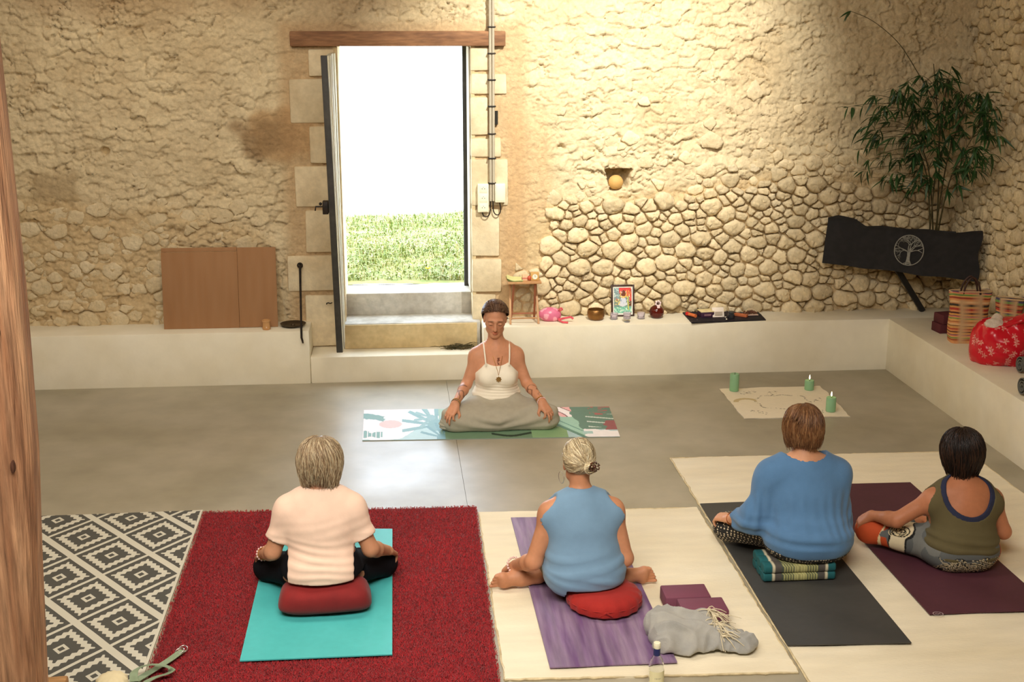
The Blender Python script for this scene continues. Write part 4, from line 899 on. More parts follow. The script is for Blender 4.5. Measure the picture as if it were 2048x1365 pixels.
MB().lathe([(0, .004), (.028, 0), (.034, .006), (.0345, .115), (.033, .135), (.026, .158), (.0155, .176), (.0135, .196), (.0135, .222), (.0115, .222), (.0115, .196), (.0135, .176), (.024, .156), (.031, .134), (.0325, .115), (.032, .009), (0, .009)], n=32).build('glass_body', gl, bo)
MB().lathe([(.0142, .186), (.0158, .180), (.0150, .212), (.0142, .214)], n=24).build('neck_band', M('navy_foil', sr(34, 40, 88), .4), bo)
MB().lathe([(.0148, .213), (.0158, .215), (.0158, .234), (.0145, .239), (0, .240)], n=24).build('cap', M('white_cap', sr(240, 234, 204), .4), bo)
k = MB(); a = np.linspace(-2.75, -.35, 17); V = [(.0351*math.cos(t), .0351*math.sin(t), z) for z in (.028, .112) for t in a]; k.add(V, [(i, i+1, 17+i+1, 17+i) for i in range(16)])
lb = k.build('label', M('cream_label', sr(236, 226, 178), .7, var=.02), bo)
k = MB(); m_ink = M('black_ink', (.02, .02, .02), .7)
def arcbox(a0, a1, z0, z1, R=.0353): n_ = 4; A = np.linspace(a0, a1, n_); k.add([(R*math.cos(t), R*math.sin(t), z) for z in (z0, z1) for t in A], [(i, i+1, n_+i+1, n_+i) for i in range(n_-1)])
for j, (w0, gap) in enumerate(((.09, .05),)*8): arcbox(-2.15+j*.155, -2.15+j*.155+.10, .042, .060)
for z in (.078, .082): arcbox(-1.95, -1.15, z, z+.0012)
tag(k.build('lettering', m_ink, lb, smooth=False), kind='stuff')
# yoga strap with two rings, on the two rugs
st_ = empty('yoga_strap', (-1.13, 5.28, .012), label='sage green cotton strap with metal rings, lying across the two rugs', cat='strap')
m_str = M('sage_webbing', sr(148, 164, 132), .85, sr(134, 150, 118), 20, bump=.4, bscale=240, var=.06)
def ribbon(mb, P, w, th=.0028, wdir=None):
    P = np.asarray(P, float); T = np.gradient(P, axis=0); T /= np.linalg.norm(T, axis=1)[:, None]+1e-9; up = np.tile(np.array(wdir if wdir is not None else (0, 0, 1.)), (len(P), 1)) if wdir is None or np.ndim(wdir) == 1 else np.asarray(wdir)
    S_ = np.cross(T, up); S_ /= np.linalg.norm(S_, axis=1)[:, None]+1e-9; Nn = np.cross(S_, T); V = np.stack([P-S_*w/2-Nn*th/2, P+S_*w/2-Nn*th/2, P+S_*w/2+Nn*th/2, P-S_*w/2+Nn*th/2], 1).reshape(-1, 3); m_ = len(P)
    return mb.add(V, [(i*4+j, i*4+(j+1) % 4, i*4+4+(j+1) % 4, i*4+4+j) for i in range(m_-1) for j in range(4)]+[(3, 2, 1, 0), tuple(m_*4-4+j for j in range(4))])
def smooth_path(P, n=40):
    P = np.asarray(P, float); d = np.concatenate([[0], np.cumsum(np.linalg.norm(np.diff(P, axis=0), axis=1))]); t = np.linspace(0, d[-1], n); Q = np.stack([np.interp(t, d, P[:, i]) for i in range(3)], 1)
    for _ in range(6): Q[1:-1] = (Q[:-2]+2*Q[1:-1]+Q[2:])/4
    return Q
z = .030
pts = [atz(366, 1301, z), atz(340, 1320, z), atz(318, 1334, z+.012), atz(300, 1345, z), atz(272, 1362, z)]
k = MB(); ribbon(k, smooth_path(pts), .036)
pts = [atz(268, 1364, z+.006), atz(266, 1344, z+.02), atz(285, 1332, z+.035), atz(312, 1329, z+.04), atz(338, 1334, z+.035), atz(349, 1340, z+.02), atz(338, 1349, z+.012), atz(318, 1352, z+.010), atz(296, 1362, z+.010), atz(280, 1374, z+.010)]
wd = np.tile(np.array([0, .35, .94]), (40, 1)); ribbon(k, smooth_path(pts), .036, wdir=wd); k.build('webbing', m_str, st_, loc=st_.location)
for j, (x_, y_) in enumerate(((366, 1299), (359, 1303))):
    c = atz(x_, y_, z+.004); MB().tube([c+np.array([.020*math.cos(t), .022*math.sin(t), .006*math.sin(t+j)]) for t in np.linspace(0, 2*math.pi, 20)], .0025, 6, cap=False).build('metal_ring', SILVER, st_, loc=st_.location)
wb = empty('wooden_block', (-1.74, 4.98, .012), label='rough wooden block on the patterned rug by the post', cat='block'); wo = M('pine_block', sr(186, 140, 88), .7, sr(160, 114, 66), 4, bump=.6, bscale=20, stretch=(1, 6, 6), var=.2, vscale=12)
c = atz(108, 1357, .06); wb.location = (c[0], c[1]-.05, .012); k = MB(); k.box((-.075, -.06, 0), (.063, .06, .055), bev=.012); k.v[-1] += .004*np.stack([vn3(k.v[-1]*20, s_) for s_ in (1, 2, 3)], 1); k.build('timber', wo, wb)
c = atz(225, 1362, .03); pc = empty('cream_pouch', (c[0], c[1]-.01, .012), label='small cream pleated pouch on the patterned rug near the strap', cat='pouch'); k = MB(); n = 48; V = []
for r_, z_ in ((.0, 0), (.055, 0), (.068, .012), (.066, .03), (.05, .045), (.02, .052), (0, .050)):
    a = np.arange(n)*2*math.pi/n; rr = r_*(1+.06*np.cos(a*12)); V.append(np.stack([rr*np.cos(a), rr*np.sin(a), np.full(n, z_)], 1))
k.add(np.concatenate(V), [(i*n+j, i*n+(j+1) % n, (i+1)*n+(j+1) % n, (i+1)*n+j) for i in range(6) for j in range(n)]); k.build('pleated_cloth', M('cream_linen', sr(232, 216, 174), .9, var=.04), pc)
# ---- timber post by the camera
po = empty('timber_post', (-1.42, 4.3, 0), label='rough-hewn reddish timber post at the left edge of the view', cat='post')
zs = np.linspace(0, 4.9, 60); n = 36; V = []
edge = np.interp(zs, [0, .5, 1.0, 1.4, 2.0, 2.73, 4.9], [-1.372, -1.362, -1.338, -1.312, -1.300, -1.303, -1.31])
for z_, e in zip(zs, edge):
    a = np.arange(n)*2*math.pi/n; sq = lambda v_, ex: np.sign(v_)*np.abs(v_)**ex; R_ = .15; P = np.stack([R_*sq(np.cos(a), .8), R_*.9*sq(np.sin(a), .8), np.full(n, z_)], 1)
    P[:, :2] *= (1+.025*vn3(np.stack([np.cos(a)*2, np.sin(a)*2, np.full(n, z_*1.2)], 1), 4)+.014*vn3(np.stack([np.cos(a)*9, np.sin(a)*9, np.full(n, z_*.8)], 1), 5))[:, None]; P[:, 0] += e-R_+1.42; V.append(P)
MB().add(np.concatenate(V), [(i*n+j, i*n+(j+1) % n, (i+1)*n+(j+1) % n, (i+1)*n+j) for i in range(59) for j in range(n)]+[tuple(range(n))[::-1], tuple(59*n+j for j in range(n))]).build('trunk', M('hewn_timber', sr(196, 150, 112), .85, sr(152, 106, 74), 2.2, bump=2.6, bscale=12, stretch=(9, 9, .6), var=.35, vscale=7), po)
m_knot = M('dark_knot', sr(84, 50, 32), .85, var=.2)
for px, py, s_ in ((46, 520, .022), (5, 318, .03), (58, 935, .02), (40, 665, .016)):
    c = aty(px, py, 4.3-.128); c = np.array([min(c[0], -1.36), c[1], c[2]]); k = MB(); k.lathe([(0, .004), (s_*.5, .003), (s_*.9, .0), (s_, -.03)], (0, 0, 0), 14, sx=.6, axis=(0, -1, 0)); V = k.v[-1]; k.v[-1] = np.stack([V[:, 0]*.55, V[:, 1], V[:, 2]*1.2], 1)+c; k.build('knot', m_knot, po, loc=po.location)
# ---- left ledge: cardboard, candle jar, bronze dish, iron bar
cb = empty('cardboard_sheet', (-1.50, 10.0, LZ), label='large flattened brown cardboard leaning on the wall, left of the door', cat='cardboard')
m_cb = M('brown_card', sr(162, 120, 82), .85, sr(156, 113, 75), 3, bump=.2, bscale=60, stretch=(8, 1, 1), var=.04, vscale=6)
def card(x0, x1, z0, z1, name, y0=0.0, th=.006, tilt=.0):
    k = MB(); k.box((x0, y0, z0), (x1, y0+th, z1), bev=.0015); V = k.v[-1]; V[:, 1] += V[:, 2]*.14+tilt*(V[:, 2]-z0); return k.build(name, m_cb, cb)
card(-.455, .1465, 0.001, .615, 'panel'); card(.148, .455, .004, .645, 'panel', y0=.0005); card(-.452, .1455, .617, .648, 'flap', y0=.001, tilt=.12)
cj = empty('candle_jar', (-1.13, 9.93, LZ), label='small amber candle jar in front of the cardboard', cat='candle holder')
MB().lathe([(0, .0), (.030, .0), (.033, .004), (.033, .020), (.030, .024), (.030, .062), (.034, .066), (.034, .078), (.031, .080), (.028, .078), (.026, .03), (0, .028)], n=24).build('jar', M('amber_glass', sr(206, 160, 108), .15, sr(190, 140, 90), 5, var=.05), cj)
MB().lathe([(0, .03), (.026, .03), (.026, .055), (0, .057)], n=20).build('wax', M('honey_wax', sr(226, 196, 150), .5), cj)
bd = empty('bronze_dish', (-.925, 10.02, LZ), label='flat dark bronze dish on the ledge by the door', cat='dish')
MB().lathe([(0, .012), (.05, .0), (.075, .004), (.102, .022), (.104, .026), (.099, .026), (.07, .011), (.02, .012), (.012, .022), (0, .024)], n=36).build('dish_body', M('old_bronze', sr(84, 70, 48), .45, sr(64, 52, 36), 12, metal=.6, var=.15), bd)
a = aty(600, 531, WY-.055); b = aty(603, 676, 9.80); e = aty(606, 687, 9.79); ib = empty('iron_bar', tuple(a), label='black iron bar hanging from a ring on the door-side stone', cat='iron bar')
MB().tube([a, a*.7+b*.3, a*.3+b*.7, b, (b+e)/2+np.array([.002, -.005, 0]), e], [.010, .009, .0085, .0085, .008, .006], 8).build('rod', m_iron, ib, loc=a)
MB().tube([a+np.array([.018*math.cos(t), -.004, .018*math.sin(t)]) for t in np.linspace(0, 2*math.pi, 18)], .007, 6, cap=False).sphere(a+np.array([0, .03, .004]), .012).build('ring', m_iron, ib, loc=a)
a = aty(662, 607, WY-.045); hk = empty('iron_hook', tuple(a), label='small bent iron hook in the stone left of the open door', cat='hook')
MB().tube([a+np.array(p_) for p_ in ((.01, .03, 0), (-.005, -.004, 0), (-.022, -.006, .006), (-.034, -.006, .003), (-.036, -.006, -.008))], .0045, 6).build('bent_rod', m_iron, hk, loc=a)
# ---- conduit, sockets and cables right of the door
cd = empty('electrical_conduit', (.68, WY-.05, 1.7), label='pair of grey conduit pipes running down the wall right of the door', cat='conduit'); m_pvc = M('grey_pvc', sr(176, 166, 144), .45, var=.03)
xa, xb = aty(980.5, 200, WY-.05)[0], aty(986.5, 200, WY-.05)[0]; zb = aty(983, 402, WY-.05)[2]; zt = 4.4
for x_ in (xa, xb): MB().tube([(x_, WY-.058, zt), (x_, WY-.058, 2.5), (x_, WY-.058, zb)], .0112, 12).build('pipe', m_pvc, cd, loc=cd.location)
for py in (54, 107, 160, 213, 268, 317, 367):
    z_ = aty(983, py, WY-.06)[2]; k = MB(); k.box((xa-.02, WY-.074, z_-.006), (xb+.02, WY-.03, z_+.006), bev=.003); k.build('clip', m_iron, cd, loc=cd.location)
m_sock = M('white_plastic', sr(238, 230, 200), .4, var=.02)
def boxpx(x0, y0, x1, y1, d, Y=WY-.045): a = aty(x0, y1, Y); b = aty(x1, y0, Y); return (a[0], Y-d, a[2]), (b[0], Y+.02, b[2])
lo, hi = boxpx(955.5, 367, 977, 424, .035); so = empty('socket_box', ((lo[0]+hi[0])/2, hi[1], lo[2]), label='tall white triple socket box left of the conduit', cat='socket')
MB().box(lo, hi, bev=.006).build('housing', m_sock, so, loc=so.location)
for j in range(3):
    zc = hi[2]-(j+.5)*(hi[2]-lo[2])/3; xc = (lo[0]+hi[0])/2; k = MB(); k.box((lo[0]+.012, lo[1]-.003, zc-.032), (hi[0]-.012, lo[1]+.004, zc+.032), bev=.002); pl = k.build('outlet', m_sock, so, loc=so.location)
    k = MB()
    for dx_ in (-.010, .010): k.lathe([(0, .0006), (.0036, .0006), (.0036, -.003)], (xc+dx_, lo[1]-.003, zc), 10, axis=(0, -1, 0))
    k.lathe([(0, .002), (.0028, .002), (.003, -.003)], (xc, lo[1]-.003, zc+.012), 8, axis=(0, -1, 0)); o = k.build('pin_hole', m_dark, pl, loc=so.location)
lo, hi = boxpx(989.5, 366, 1010, 404, .045); jb_ = empty('junction_box', ((lo[0]+hi[0])/2, hi[1], lo[2]), label='plain white switch box right of the conduit', cat='switch box')
MB().box(lo, hi, bev=.006).build('housing', m_sock, jb_, loc=jb_.location); MB().box((lo[0]+.010, lo[1]-.004, lo[2]+.012), (hi[0]-.008, lo[1]+.004, hi[2]-.01), bev=.003).build('cover_plate', m_sock, jb_, loc=jb_.location)
Yc = WY-.062
P = [aty(*p_, Yc) for p_ in ((964.5, 424), (965.5, 431), (971, 435.5), (977, 433), (980.5, 427), (981, 402))]
P2 = [aty(*p_, Yc) for p_ in ((999, 404), (1001.5, 416), (1001, 427), (996, 432.5), (990.5, 430), (986.5, 425), (986, 402))]
cz = empty('cable', tuple(P[0]), label='black cable looping under the tall socket box', cat='cable'); MB().tube(smooth_path(P, 24), .0048, 8).build('sheath', m_iron, cz, loc=P[0])
cz = empty('cable', tuple(P2[0]), label='black cable looping under the plain switch box', cat='cable'); MB().tube(smooth_path(P2, 24), .0048, 8).build('sheath', m_iron, cz, loc=P2[0])
lo, hi = boxpx(989.5, 222, 995.5, 249, .0, WY-.02); k = MB().box((lo[0], WY-.034, lo[2]), (hi[0], WY-.0, hi[2])); k.build('painted_slot', m_dark, wall_back, smooth=False)  # solid dark box, its colour stands in for shade inside the hole
# ---- niche stone
c = aty(1231.5, 364.5, WY+.035); ns = empty('round_stone', (c[0], WY+.035, c[2]), label='smooth ochre round stone set in the little wall niche', cat='stone'); k = MB(); k.sphere((0, 0, 0), (.062, .055, .060), 22, 14); k.build('stone_body', M('ochre_stone', sr(214, 172, 104), .7, sr(198, 154, 88), 5, bump=.4, bscale=40, var=.06), ns)
# ---- right ledge things
m_bam = M('pale_beech', sr(196, 150, 102), .55, sr(176, 128, 82), 5, bump=.3, bscale=20, stretch=(1, 1, .3), var=.12); m_bam2 = M('red_beech', sr(160, 96, 62), .55, sr(140, 80, 50), 5, var=.12)
sx0, sx1, sy0, sy1 = .838, 1.088, 9.915, 10.115; stl = empty('folding_stool', ((sx0+sx1)/2, (sy0+sy1)/2, LZ), label='small folding wooden stool on the ledge right of the door', cat='stool'); zt = .355
L = stl.location; bx = lambda lo, hi, nm, mt, bev=.004: MB().box(lo, hi, bev=bev).build(nm, mt, stl, loc=L)
for i in range(4): y0 = sy0-.005+i*(.215/4); bx((sx0-.012, y0, LZ+zt-.016), (sx1+.012, y0+.050, LZ+zt), 'slat', m_bam, .002)
for x_, dm in ((sx0, 1), (sx1-.018, -1)):
    for s_, mt, off in ((1, m_bam, 0), (-1, m_bam2, .019*dm)):
        a = np.array([x_+off+.009, sy0+.012 if s_ > 0 else sy1-.012, LZ+.0]); b = np.array([x_+off+.009-.010*dm*(-1 if s_ > 0 else -1), sy1-.02 if s_ > 0 else sy0+.02, LZ+zt-.018]); k = MB(); ribbon(k, [a, (a+b)/2, b], .022, .016, wdir=(1, 0, 0)); k.build('leg', mt, stl, loc=L)
for y_, z_, mt in ((sy0+.035, .045, m_bam), (sy1-.035, .055, m_bam2), ((sy0+sy1)/2, zt-.03, m_bam2)): MB().tube([(sx0+.01, y_, LZ+z_), (sx1-.01, y_, LZ+z_)], .007, 8).build('crossbar', mt, stl, loc=L)
ZT = LZ+zt
bk = empty('booklet', (.885, 10.01, ZT), label='green and cream booklets fanned out on the folding stool', cat='booklet')
for j, (c_, w_) in enumerate(((sr(120, 132, 70), 0), (sr(190, 196, 130), .12), (sr(214, 214, 150), -.1))):
    k = MB(); n_ = 8; xs_ = np.linspace(-.06, .06, n_); V = [(x_, y_, .004*j+.0035+.010*max(0, -x_/.06)**2*(1+j*.5)) for y_ in (-.075, .075) for x_ in xs_]; V2 = [(x_, y_, z_+.004) for x_, y_, z_ in V]; k.add(V+V2, [(i, n_+i, n_+i+1, i+1) for i in range(n_-1)]+[(2*n_+i, 2*n_+i+1, 3*n_+i+1, 3*n_+i) for i in range(n_-1)]+[(i, i+1, 2*n_+i+1, 2*n_+i) for i in range(n_-1)])
    o = k.build('cover' if j == 2 else 'pages', M(f'booklet_{j}', c_, .7, var=.05), bk); o.rotation_euler = (0, 0, w_); o.location.z -= .003
tb = empty('tea_box', (.972, 10.0, ZT), label='small peach card box between booklets and clock', cat='box'); MB().box((-.022, -.02, 0), (.022, .02, .042), bev=.002).build('carton', M('peach_card', sr(222, 184, 146), .8), tb); MB().box((-.0225, -.0205, .012), (.0225, -.019, .024)).build('band', M('rose_band', sr(200, 120, 100), .8), tb, smooth=False)
tm = empty('red_pebble', (1.006, 9.975, ZT), label='small red round ornament beside the wooden clock', cat='ornament'); MB().sphere((0, 0, .021), (.016, .016, .021), 14, 9).build('ornament_body', M('red_glaze', sr(190, 84, 60), .4), tm); MB().tube([(0, 0, .04), (.004, 0, .05)], .003, 6).build('stem', M('dark_stem', sr(90, 60, 40), .7), tm)
ck = empty('wooden_clock', (1.052, 9.99, ZT), label='little square wooden clock with a white dial on the stool', cat='clock'); MB().box((-.034, -.02, 0), (.034, .02, .066), bev=.004).build('case', M('clock_wood', sr(206, 164, 98), .5, sr(192, 148, 84), 8), ck)
MB().lathe([(0, .002), (.021, .002), (.0225, -.002)], (0, -.020, .032), 24, axis=(0, -1, 0)).build('dial', M('white_dial', sr(246, 234, 212), .5), ck); k = MB(); k.box((-.0012, -.0235, .032), (.0012, -.0225, .048)); k.box((-.001, -.0235, .031), (.010, -.0225, .033)); k.build('hands', m_dark, ck, smooth=False)
pb = empty('pink_pouch', (1.195, 10.02, LZ), label='pink spotted cloth pouch with loose drawstrings beside the stool', cat='pouch')
def pcol(V): n_ = vn3(V*26, 3); c = np.tile(np.array(sr(212, 110, 140)), (len(V), 1)); c[n_ > .3] = sr(232, 164, 178); return c
PB = [(EL((1.175, 10.02, LZ+.058), (.088, .052, .058)), .03, 0, '+'), (EL((1.225, 10.02, LZ+.05), (.05, .045, .048)), .03, 0, '+')]
cloth('cloth_body', PB, .006, pb, M('pink_satin', attr=True, rough=.5, var=.05), lambda X, Y, Z: LZ+.001-Z+0*X+0*Y, lump(.005, 22, 4), pcol)
MB().tube(smooth_path([(1.26, 9.99, LZ+.09), (1.285, 9.985, LZ+.105), (1.27, 9.98, LZ+.12), (1.25, 9.985, LZ+.10)]), .006, 6).tube(smooth_path([(1.25, 9.98, LZ+.02), (1.30, 9.965, LZ+.035), (1.35, 9.96, LZ+.045), (1.37, 9.96, LZ+.03)]), .009, 6).tube(smooth_path([(1.25, 9.97, LZ+.02), (1.28, 9.93, LZ+.010), (1.32, 9.91, LZ+.010)]), .008, 6).build('drawstring', M('coral_cord', sr(214, 84, 96), .6), pb, loc=pb.location)
bw_ = empty('singing_bowl', (1.572, 10.04, LZ), label='brown brass singing bowl on the ledge', cat='bowl'); MB().lathe([(0, .0), (.045, .0), (.062, .010), (.072, .035), (.0735, .06), (.070, .082), (.066, .088), (.063, .086), (.066, .06), (.063, .035), (.05, .012), (0, .008)], n=40).build('bowl_body', M('hammered_brass', sr(146, 104, 56), .38, sr(124, 84, 44), 14, metal=.75, bump=.4, bscale=40, var=.15), bw_)
# framed picture
fr_ = empty('picture_frame', (1.815, 10.13, LZ), label='dark framed colourful devotional print leaning on the wall', cat='picture'); fr_.rotation_euler = (-.16, 0, 0); W2, HT = .098, .268; m_fr = M('dark_walnut', sr(64, 38, 24), .45, sr(50, 28, 18), 10)
for lo, hi in (((-W2, -.011, 0), (-W2+.014, .011, HT)), ((W2-.014, -.011, 0), (W2, .011, HT)), ((-W2+.014, -.011, 0), (W2-.014, .011, .014)), ((-W2+.014, -.011, HT-.014), (W2-.014, .011, HT))): MB().box(lo, hi, bev=.003).build('frame_rail', m_fr, fr_)
MB().box((-W2+.01, -.001, .01), (W2-.01, .006, HT-.01)).build('mount', M('white_mount', sr(236, 228, 214), .8), fr_, smooth=False)
def art(s, t):
    n = fbm(s*9, t*12, 3, 110); n2 = fbm(s*22, t*28, 2, 111); L_ = lambda *c: np.array(sr(*c)); c = np.tile(L_(120, 140, 130), (len(s), 1))
    def put(m_, col): c[m_] = L_(*col)
    put((t > .72+.25*(.55-s)) & (s > .15), (212, 66, 62)); put((s > .86) & (t > .45), (206, 74, 60)); put((t < .26+.08*n), (110, 176, 150)); put((t < .20) & (n2 > .1), (160, 206, 180)); put((s < .28) & (t > .55), (128, 150, 150)); put((s < .26) & (t > .62) & (n2 > .15), (196, 214, 204))
    e = np.hypot((s-.52)/.17, (t-.47)/.17); put(e < 1, (200, 204, 214)); put((e < 1) & (s < .45) & (n > 0), (150, 160, 178)); put((np.abs(t-.30-.3*np.abs(s-.5)) < .05) & (np.abs(s-.5) < .25), (206, 206, 210))
    put(np.hypot((s-.54)/.13, (t-.76)/.14) < 1, (112, 52, 30)); put((np.abs(np.hypot((s-.53)/.17, (t-.77)/.17)-.95) < .14) & (t < .86), (226, 160, 80)); put((np.abs(t-.65) < .02) & (np.abs(s-.5) < .17), (240, 196, 90))
    for k_ in range(3): put((np.abs(s-.72-.09*k_-.02*np.sin(t*14+k_)) < .018) & (t > .62) & (t < .92-.03*k_), (232, 176, 84))
    put((np.abs(s-.80+.1*(t-.4)) < .035) & (t < .66) & (t > .12), (196, 192, 96)); put((s > .84) & (t > .28) & (t < .48), (104, 64, 36)); put((s < .34) & (t > .34) & (t < .56) & (n2 > .0), (222, 196, 84)); put((s < .3) & (t > .5) & (t < .6) & (n > .05), (190, 70, 56)); put((n2 > .42), (232, 232, 214)); put((n2 < -.45), (56, 66, 74))
    return c
o = sheet('print', [(-.075, 0), (.075, 0), (.075, .215), (-.075, .215)], 0, .001, 46, 64, M('devotional_print', attr=True, rough=.5, var=0), color=art, loc=(0, 0, 0)); o.parent = fr_; o.rotation_euler = (math.pi/2, 0, 0); o.location = (0, -.001, .027)
m_lav = M('lavender_glass', (.86, .80, .86), .08, trans=.8, var=0)
for (x_, y_, foot_, lab) in ((1.723, 10.03, 0, 'small clear glass tealight holder left of the framed print'), (1.815, 9.93, 1, 'footed glass tealight holder in front of the framed print'), (1.951, 10.03, 0, 'small clear glass tealight holder right of the framed print')):
    v_ = empty('tealight_holder', (x_, y_, LZ), label=lab, cat='candle holder', group='glass tealight holders'); b_ = .026 if foot_ else 0
    pr = ([(0, .0), (.024, .0), (.024, .004), (.006, .008), (.005, .022)] if foot_ else [(0, 0)])+[(.026, b_), (.032, b_+.006), (.029, b_+.02), (.034, b_+.055), (.031, b_+.055), (.026, b_+.02), (.022, b_+.012), (0, b_+.010)]
    MB().lathe(pr, n=20).build('glass_cup', m_lav, v_); MB().lathe([(0, b_+.012), (.020, b_+.012), (.020, b_+.026), (0, b_+.027)], n=16).build('tealight', M('white_wax', sr(238, 228, 224), .5), v_)
rb = empty('round_bottle', (2.088, 10.06, LZ), label='round dark red bottle with a flower tag on its neck', cat='bottle'); MB().lathe([(0, 0), (.034, 0), (.050, .012), (.061, .035), (.062, .06), (.052, .085), (.032, .102), (.016, .108), (.014, .128), (.016, .130), (.016, .136), (0, .136)], n=32).build('bottle_body', M('dark_red_glass', (.09, .008, .005), .06, (.12, .012, .006), 3, trans=.25, var=.05), rb)
k = MB(); m_pt = M('pale_pink_felt', sr(244, 216, 212), .8)
for i in range(6):
    a = i*math.pi/3+.3; k.lathe([(0, .002), (.011, .002), (.011, -.001), (0, -.001)], (.006+.016*math.cos(a), -.022, .128+.016*math.sin(a)), 12, axis=(0, -1, 0))
fl_ = k.build('flower_tag', m_pt, rb); MB().tube([(.006+.009*math.cos(t), -.026, .130+.009*math.sin(t)) for t in np.linspace(0, 2*math.pi, 16)], .0024, 6, cap=False).build('ring', m_fr, fl_); MB().box((-.006, -.05, .092), (.018, -.047, .118), bev=.004).build('paper_tag', m_pt, rb)
# black cloth with little things
bcx = [(2.337, 9.832), (2.975, 9.88), (2.985, 10.165), (2.34, 10.19)]
def star(s, t): c = np.tile(np.array(sr(22, 18, 30)), (len(s), 1)); n = fbm(s*70, t*40, 2, 120); c[n > .55] = sr(150, 140, 160); c[fbm(s*5, t*4, 2, 121) > .2] = sr(38, 24, 34); return c
tag(sheet('dark_cloth', bcx, LZ, .006, 110, 50, M('starry_cloth', attr=True, rough=.7, var=.05), color=star, wave=.010, wf=9), 'dark starry cloth spread on the ledge under small boxes', 'cloth')
ZC = LZ+.013
def gbox(name, lab, cat, px, py, size, col, rz=0, extra=None, tilt=0):
    c = atz(px, py, ZC); o = empty(name, (c[0], c[1], ZC), rz, lab, cat); b_ = MB().box((-size[0]/2, -size[1]/2, 0), (size[0]/2, size[1]/2, size[2]), bev=.0025).build('carton', M(name+'_card', col, .6, var=.04), o); b_.rotation_euler = (tilt, 0, 0)
    if extra: extra(o)
    return o
rl = empty('incense_roll', (*atz(1383, 634, ZC)[:2], ZC+.016), .95, 'red and orange rolled packet on the dark cloth', 'packet'); rl.rotation_euler = (0, 0, 2.1); MB().tube([(-.05, 0, 0), (.05, 0, 0)], .015, 12).build('roll', M('orange_paper', sr(214, 112, 60), .6), rl); MB().tube([(.03, 0, 0), (.058, 0, 0)], .0165, 12).build('red_end', M('red_paper', sr(200, 30, 36), .5), rl)
gbox('card_box', 'cream topped box with a dark purple side on the dark cloth', 'box', 1411, 633, (.115, .10, .05), sr(58, 30, 54), .12, lambda o: (MB().box((-.058, -.051, .045), (.058, .051, .0535), bev=.002).build('lid', M('cream_card', sr(232, 214, 160), .7), o), MB().box((-.03, -.0525, .015), (.03, -.050, .03)).build('title_strip', M('mauve_card', sr(140, 104, 110), .7), o, smooth=False)))
gbox('white_booklet', 'white booklet standing aslant between boxes on the dark cloth', 'booklet', 1437, 635, (.10, .012, .085), sr(236, 222, 206), .06, lambda o: MB().box((-.034, -.0072, .02), (.03, -.0062, .05)).build('print', M('grey_print', sr(196, 180, 160), .8), o, smooth=False), tilt=-.45)
jr = empty('dark_jar', (*atz(1462, 637, ZC)[:2], ZC), label='small dark glass jar on the dark cloth', cat='jar'); MB().lathe([(0, 0), (.026, 0), (.029, .006), (.029, .034), (.022, .042), (.022, .050), (.025, .051), (.025, .060), (0, .061)], n=20).build('jar_body', M('smoky_glass', (.03, .03, .035), .12), jr); MB().lathe([(.0255, .050), (.0258, .061), (0, .0625)], n=20).build('lid', M('steel_lid', sr(110, 112, 116), .3, metal=.8), jr)
gbox('orange_box', 'long flat orange box aslant on the dark cloth', 'box', 1482, 633, (.115, .035, .022), sr(190, 104, 62), -.75)
for j, (px, py) in enumerate(((1451, 637), (1453, 641))):
    c = atz(px, py, ZC); o = empty('silver_bead', (c[0], c[1], ZC), label=('silver bead at the front edge of the dark cloth', 'silver bead just behind the front one on the dark cloth')[1-j], cat='bead', group='silver beads'); MB().sphere((0, 0, .008), .009, 12, 8).build('bead_body', SILVER, o)
c = atz(1500, 630, ZC); bp_ = empty('bead_pouch', (c[0], c[1], ZC), label='open pouch of dark beads on a card at the cloth end', cat='pouch'); MB().box((-.065, -.03, 0), (.065, .035, .006), bev=.002).build('card', M('pink_card', sr(214, 180, 160), .7), bp_)
k = MB(); q = np.random.default_rng(5)
for i in range(34): a = i*.55; rr_ = .018+.026*abs(math.sin(i*.7)); k.sphere((rr_*1.3*math.cos(a), .004+rr_*.6*math.sin(a), .014+.014*q.random()), .0075, 7, 5)
k.build('beads', M('dark_wood_bead', sr(96, 56, 38), .4), bp_); k = MB(); k.tube(smooth_path([(-.05, .0, .012), (-.02, .03, .035), (.03, .035, .04), (.06, .01, .015)]), .009, 8); k.build('rolled_rim', M('linen_rim', sr(196, 174, 138), .8), bp_)
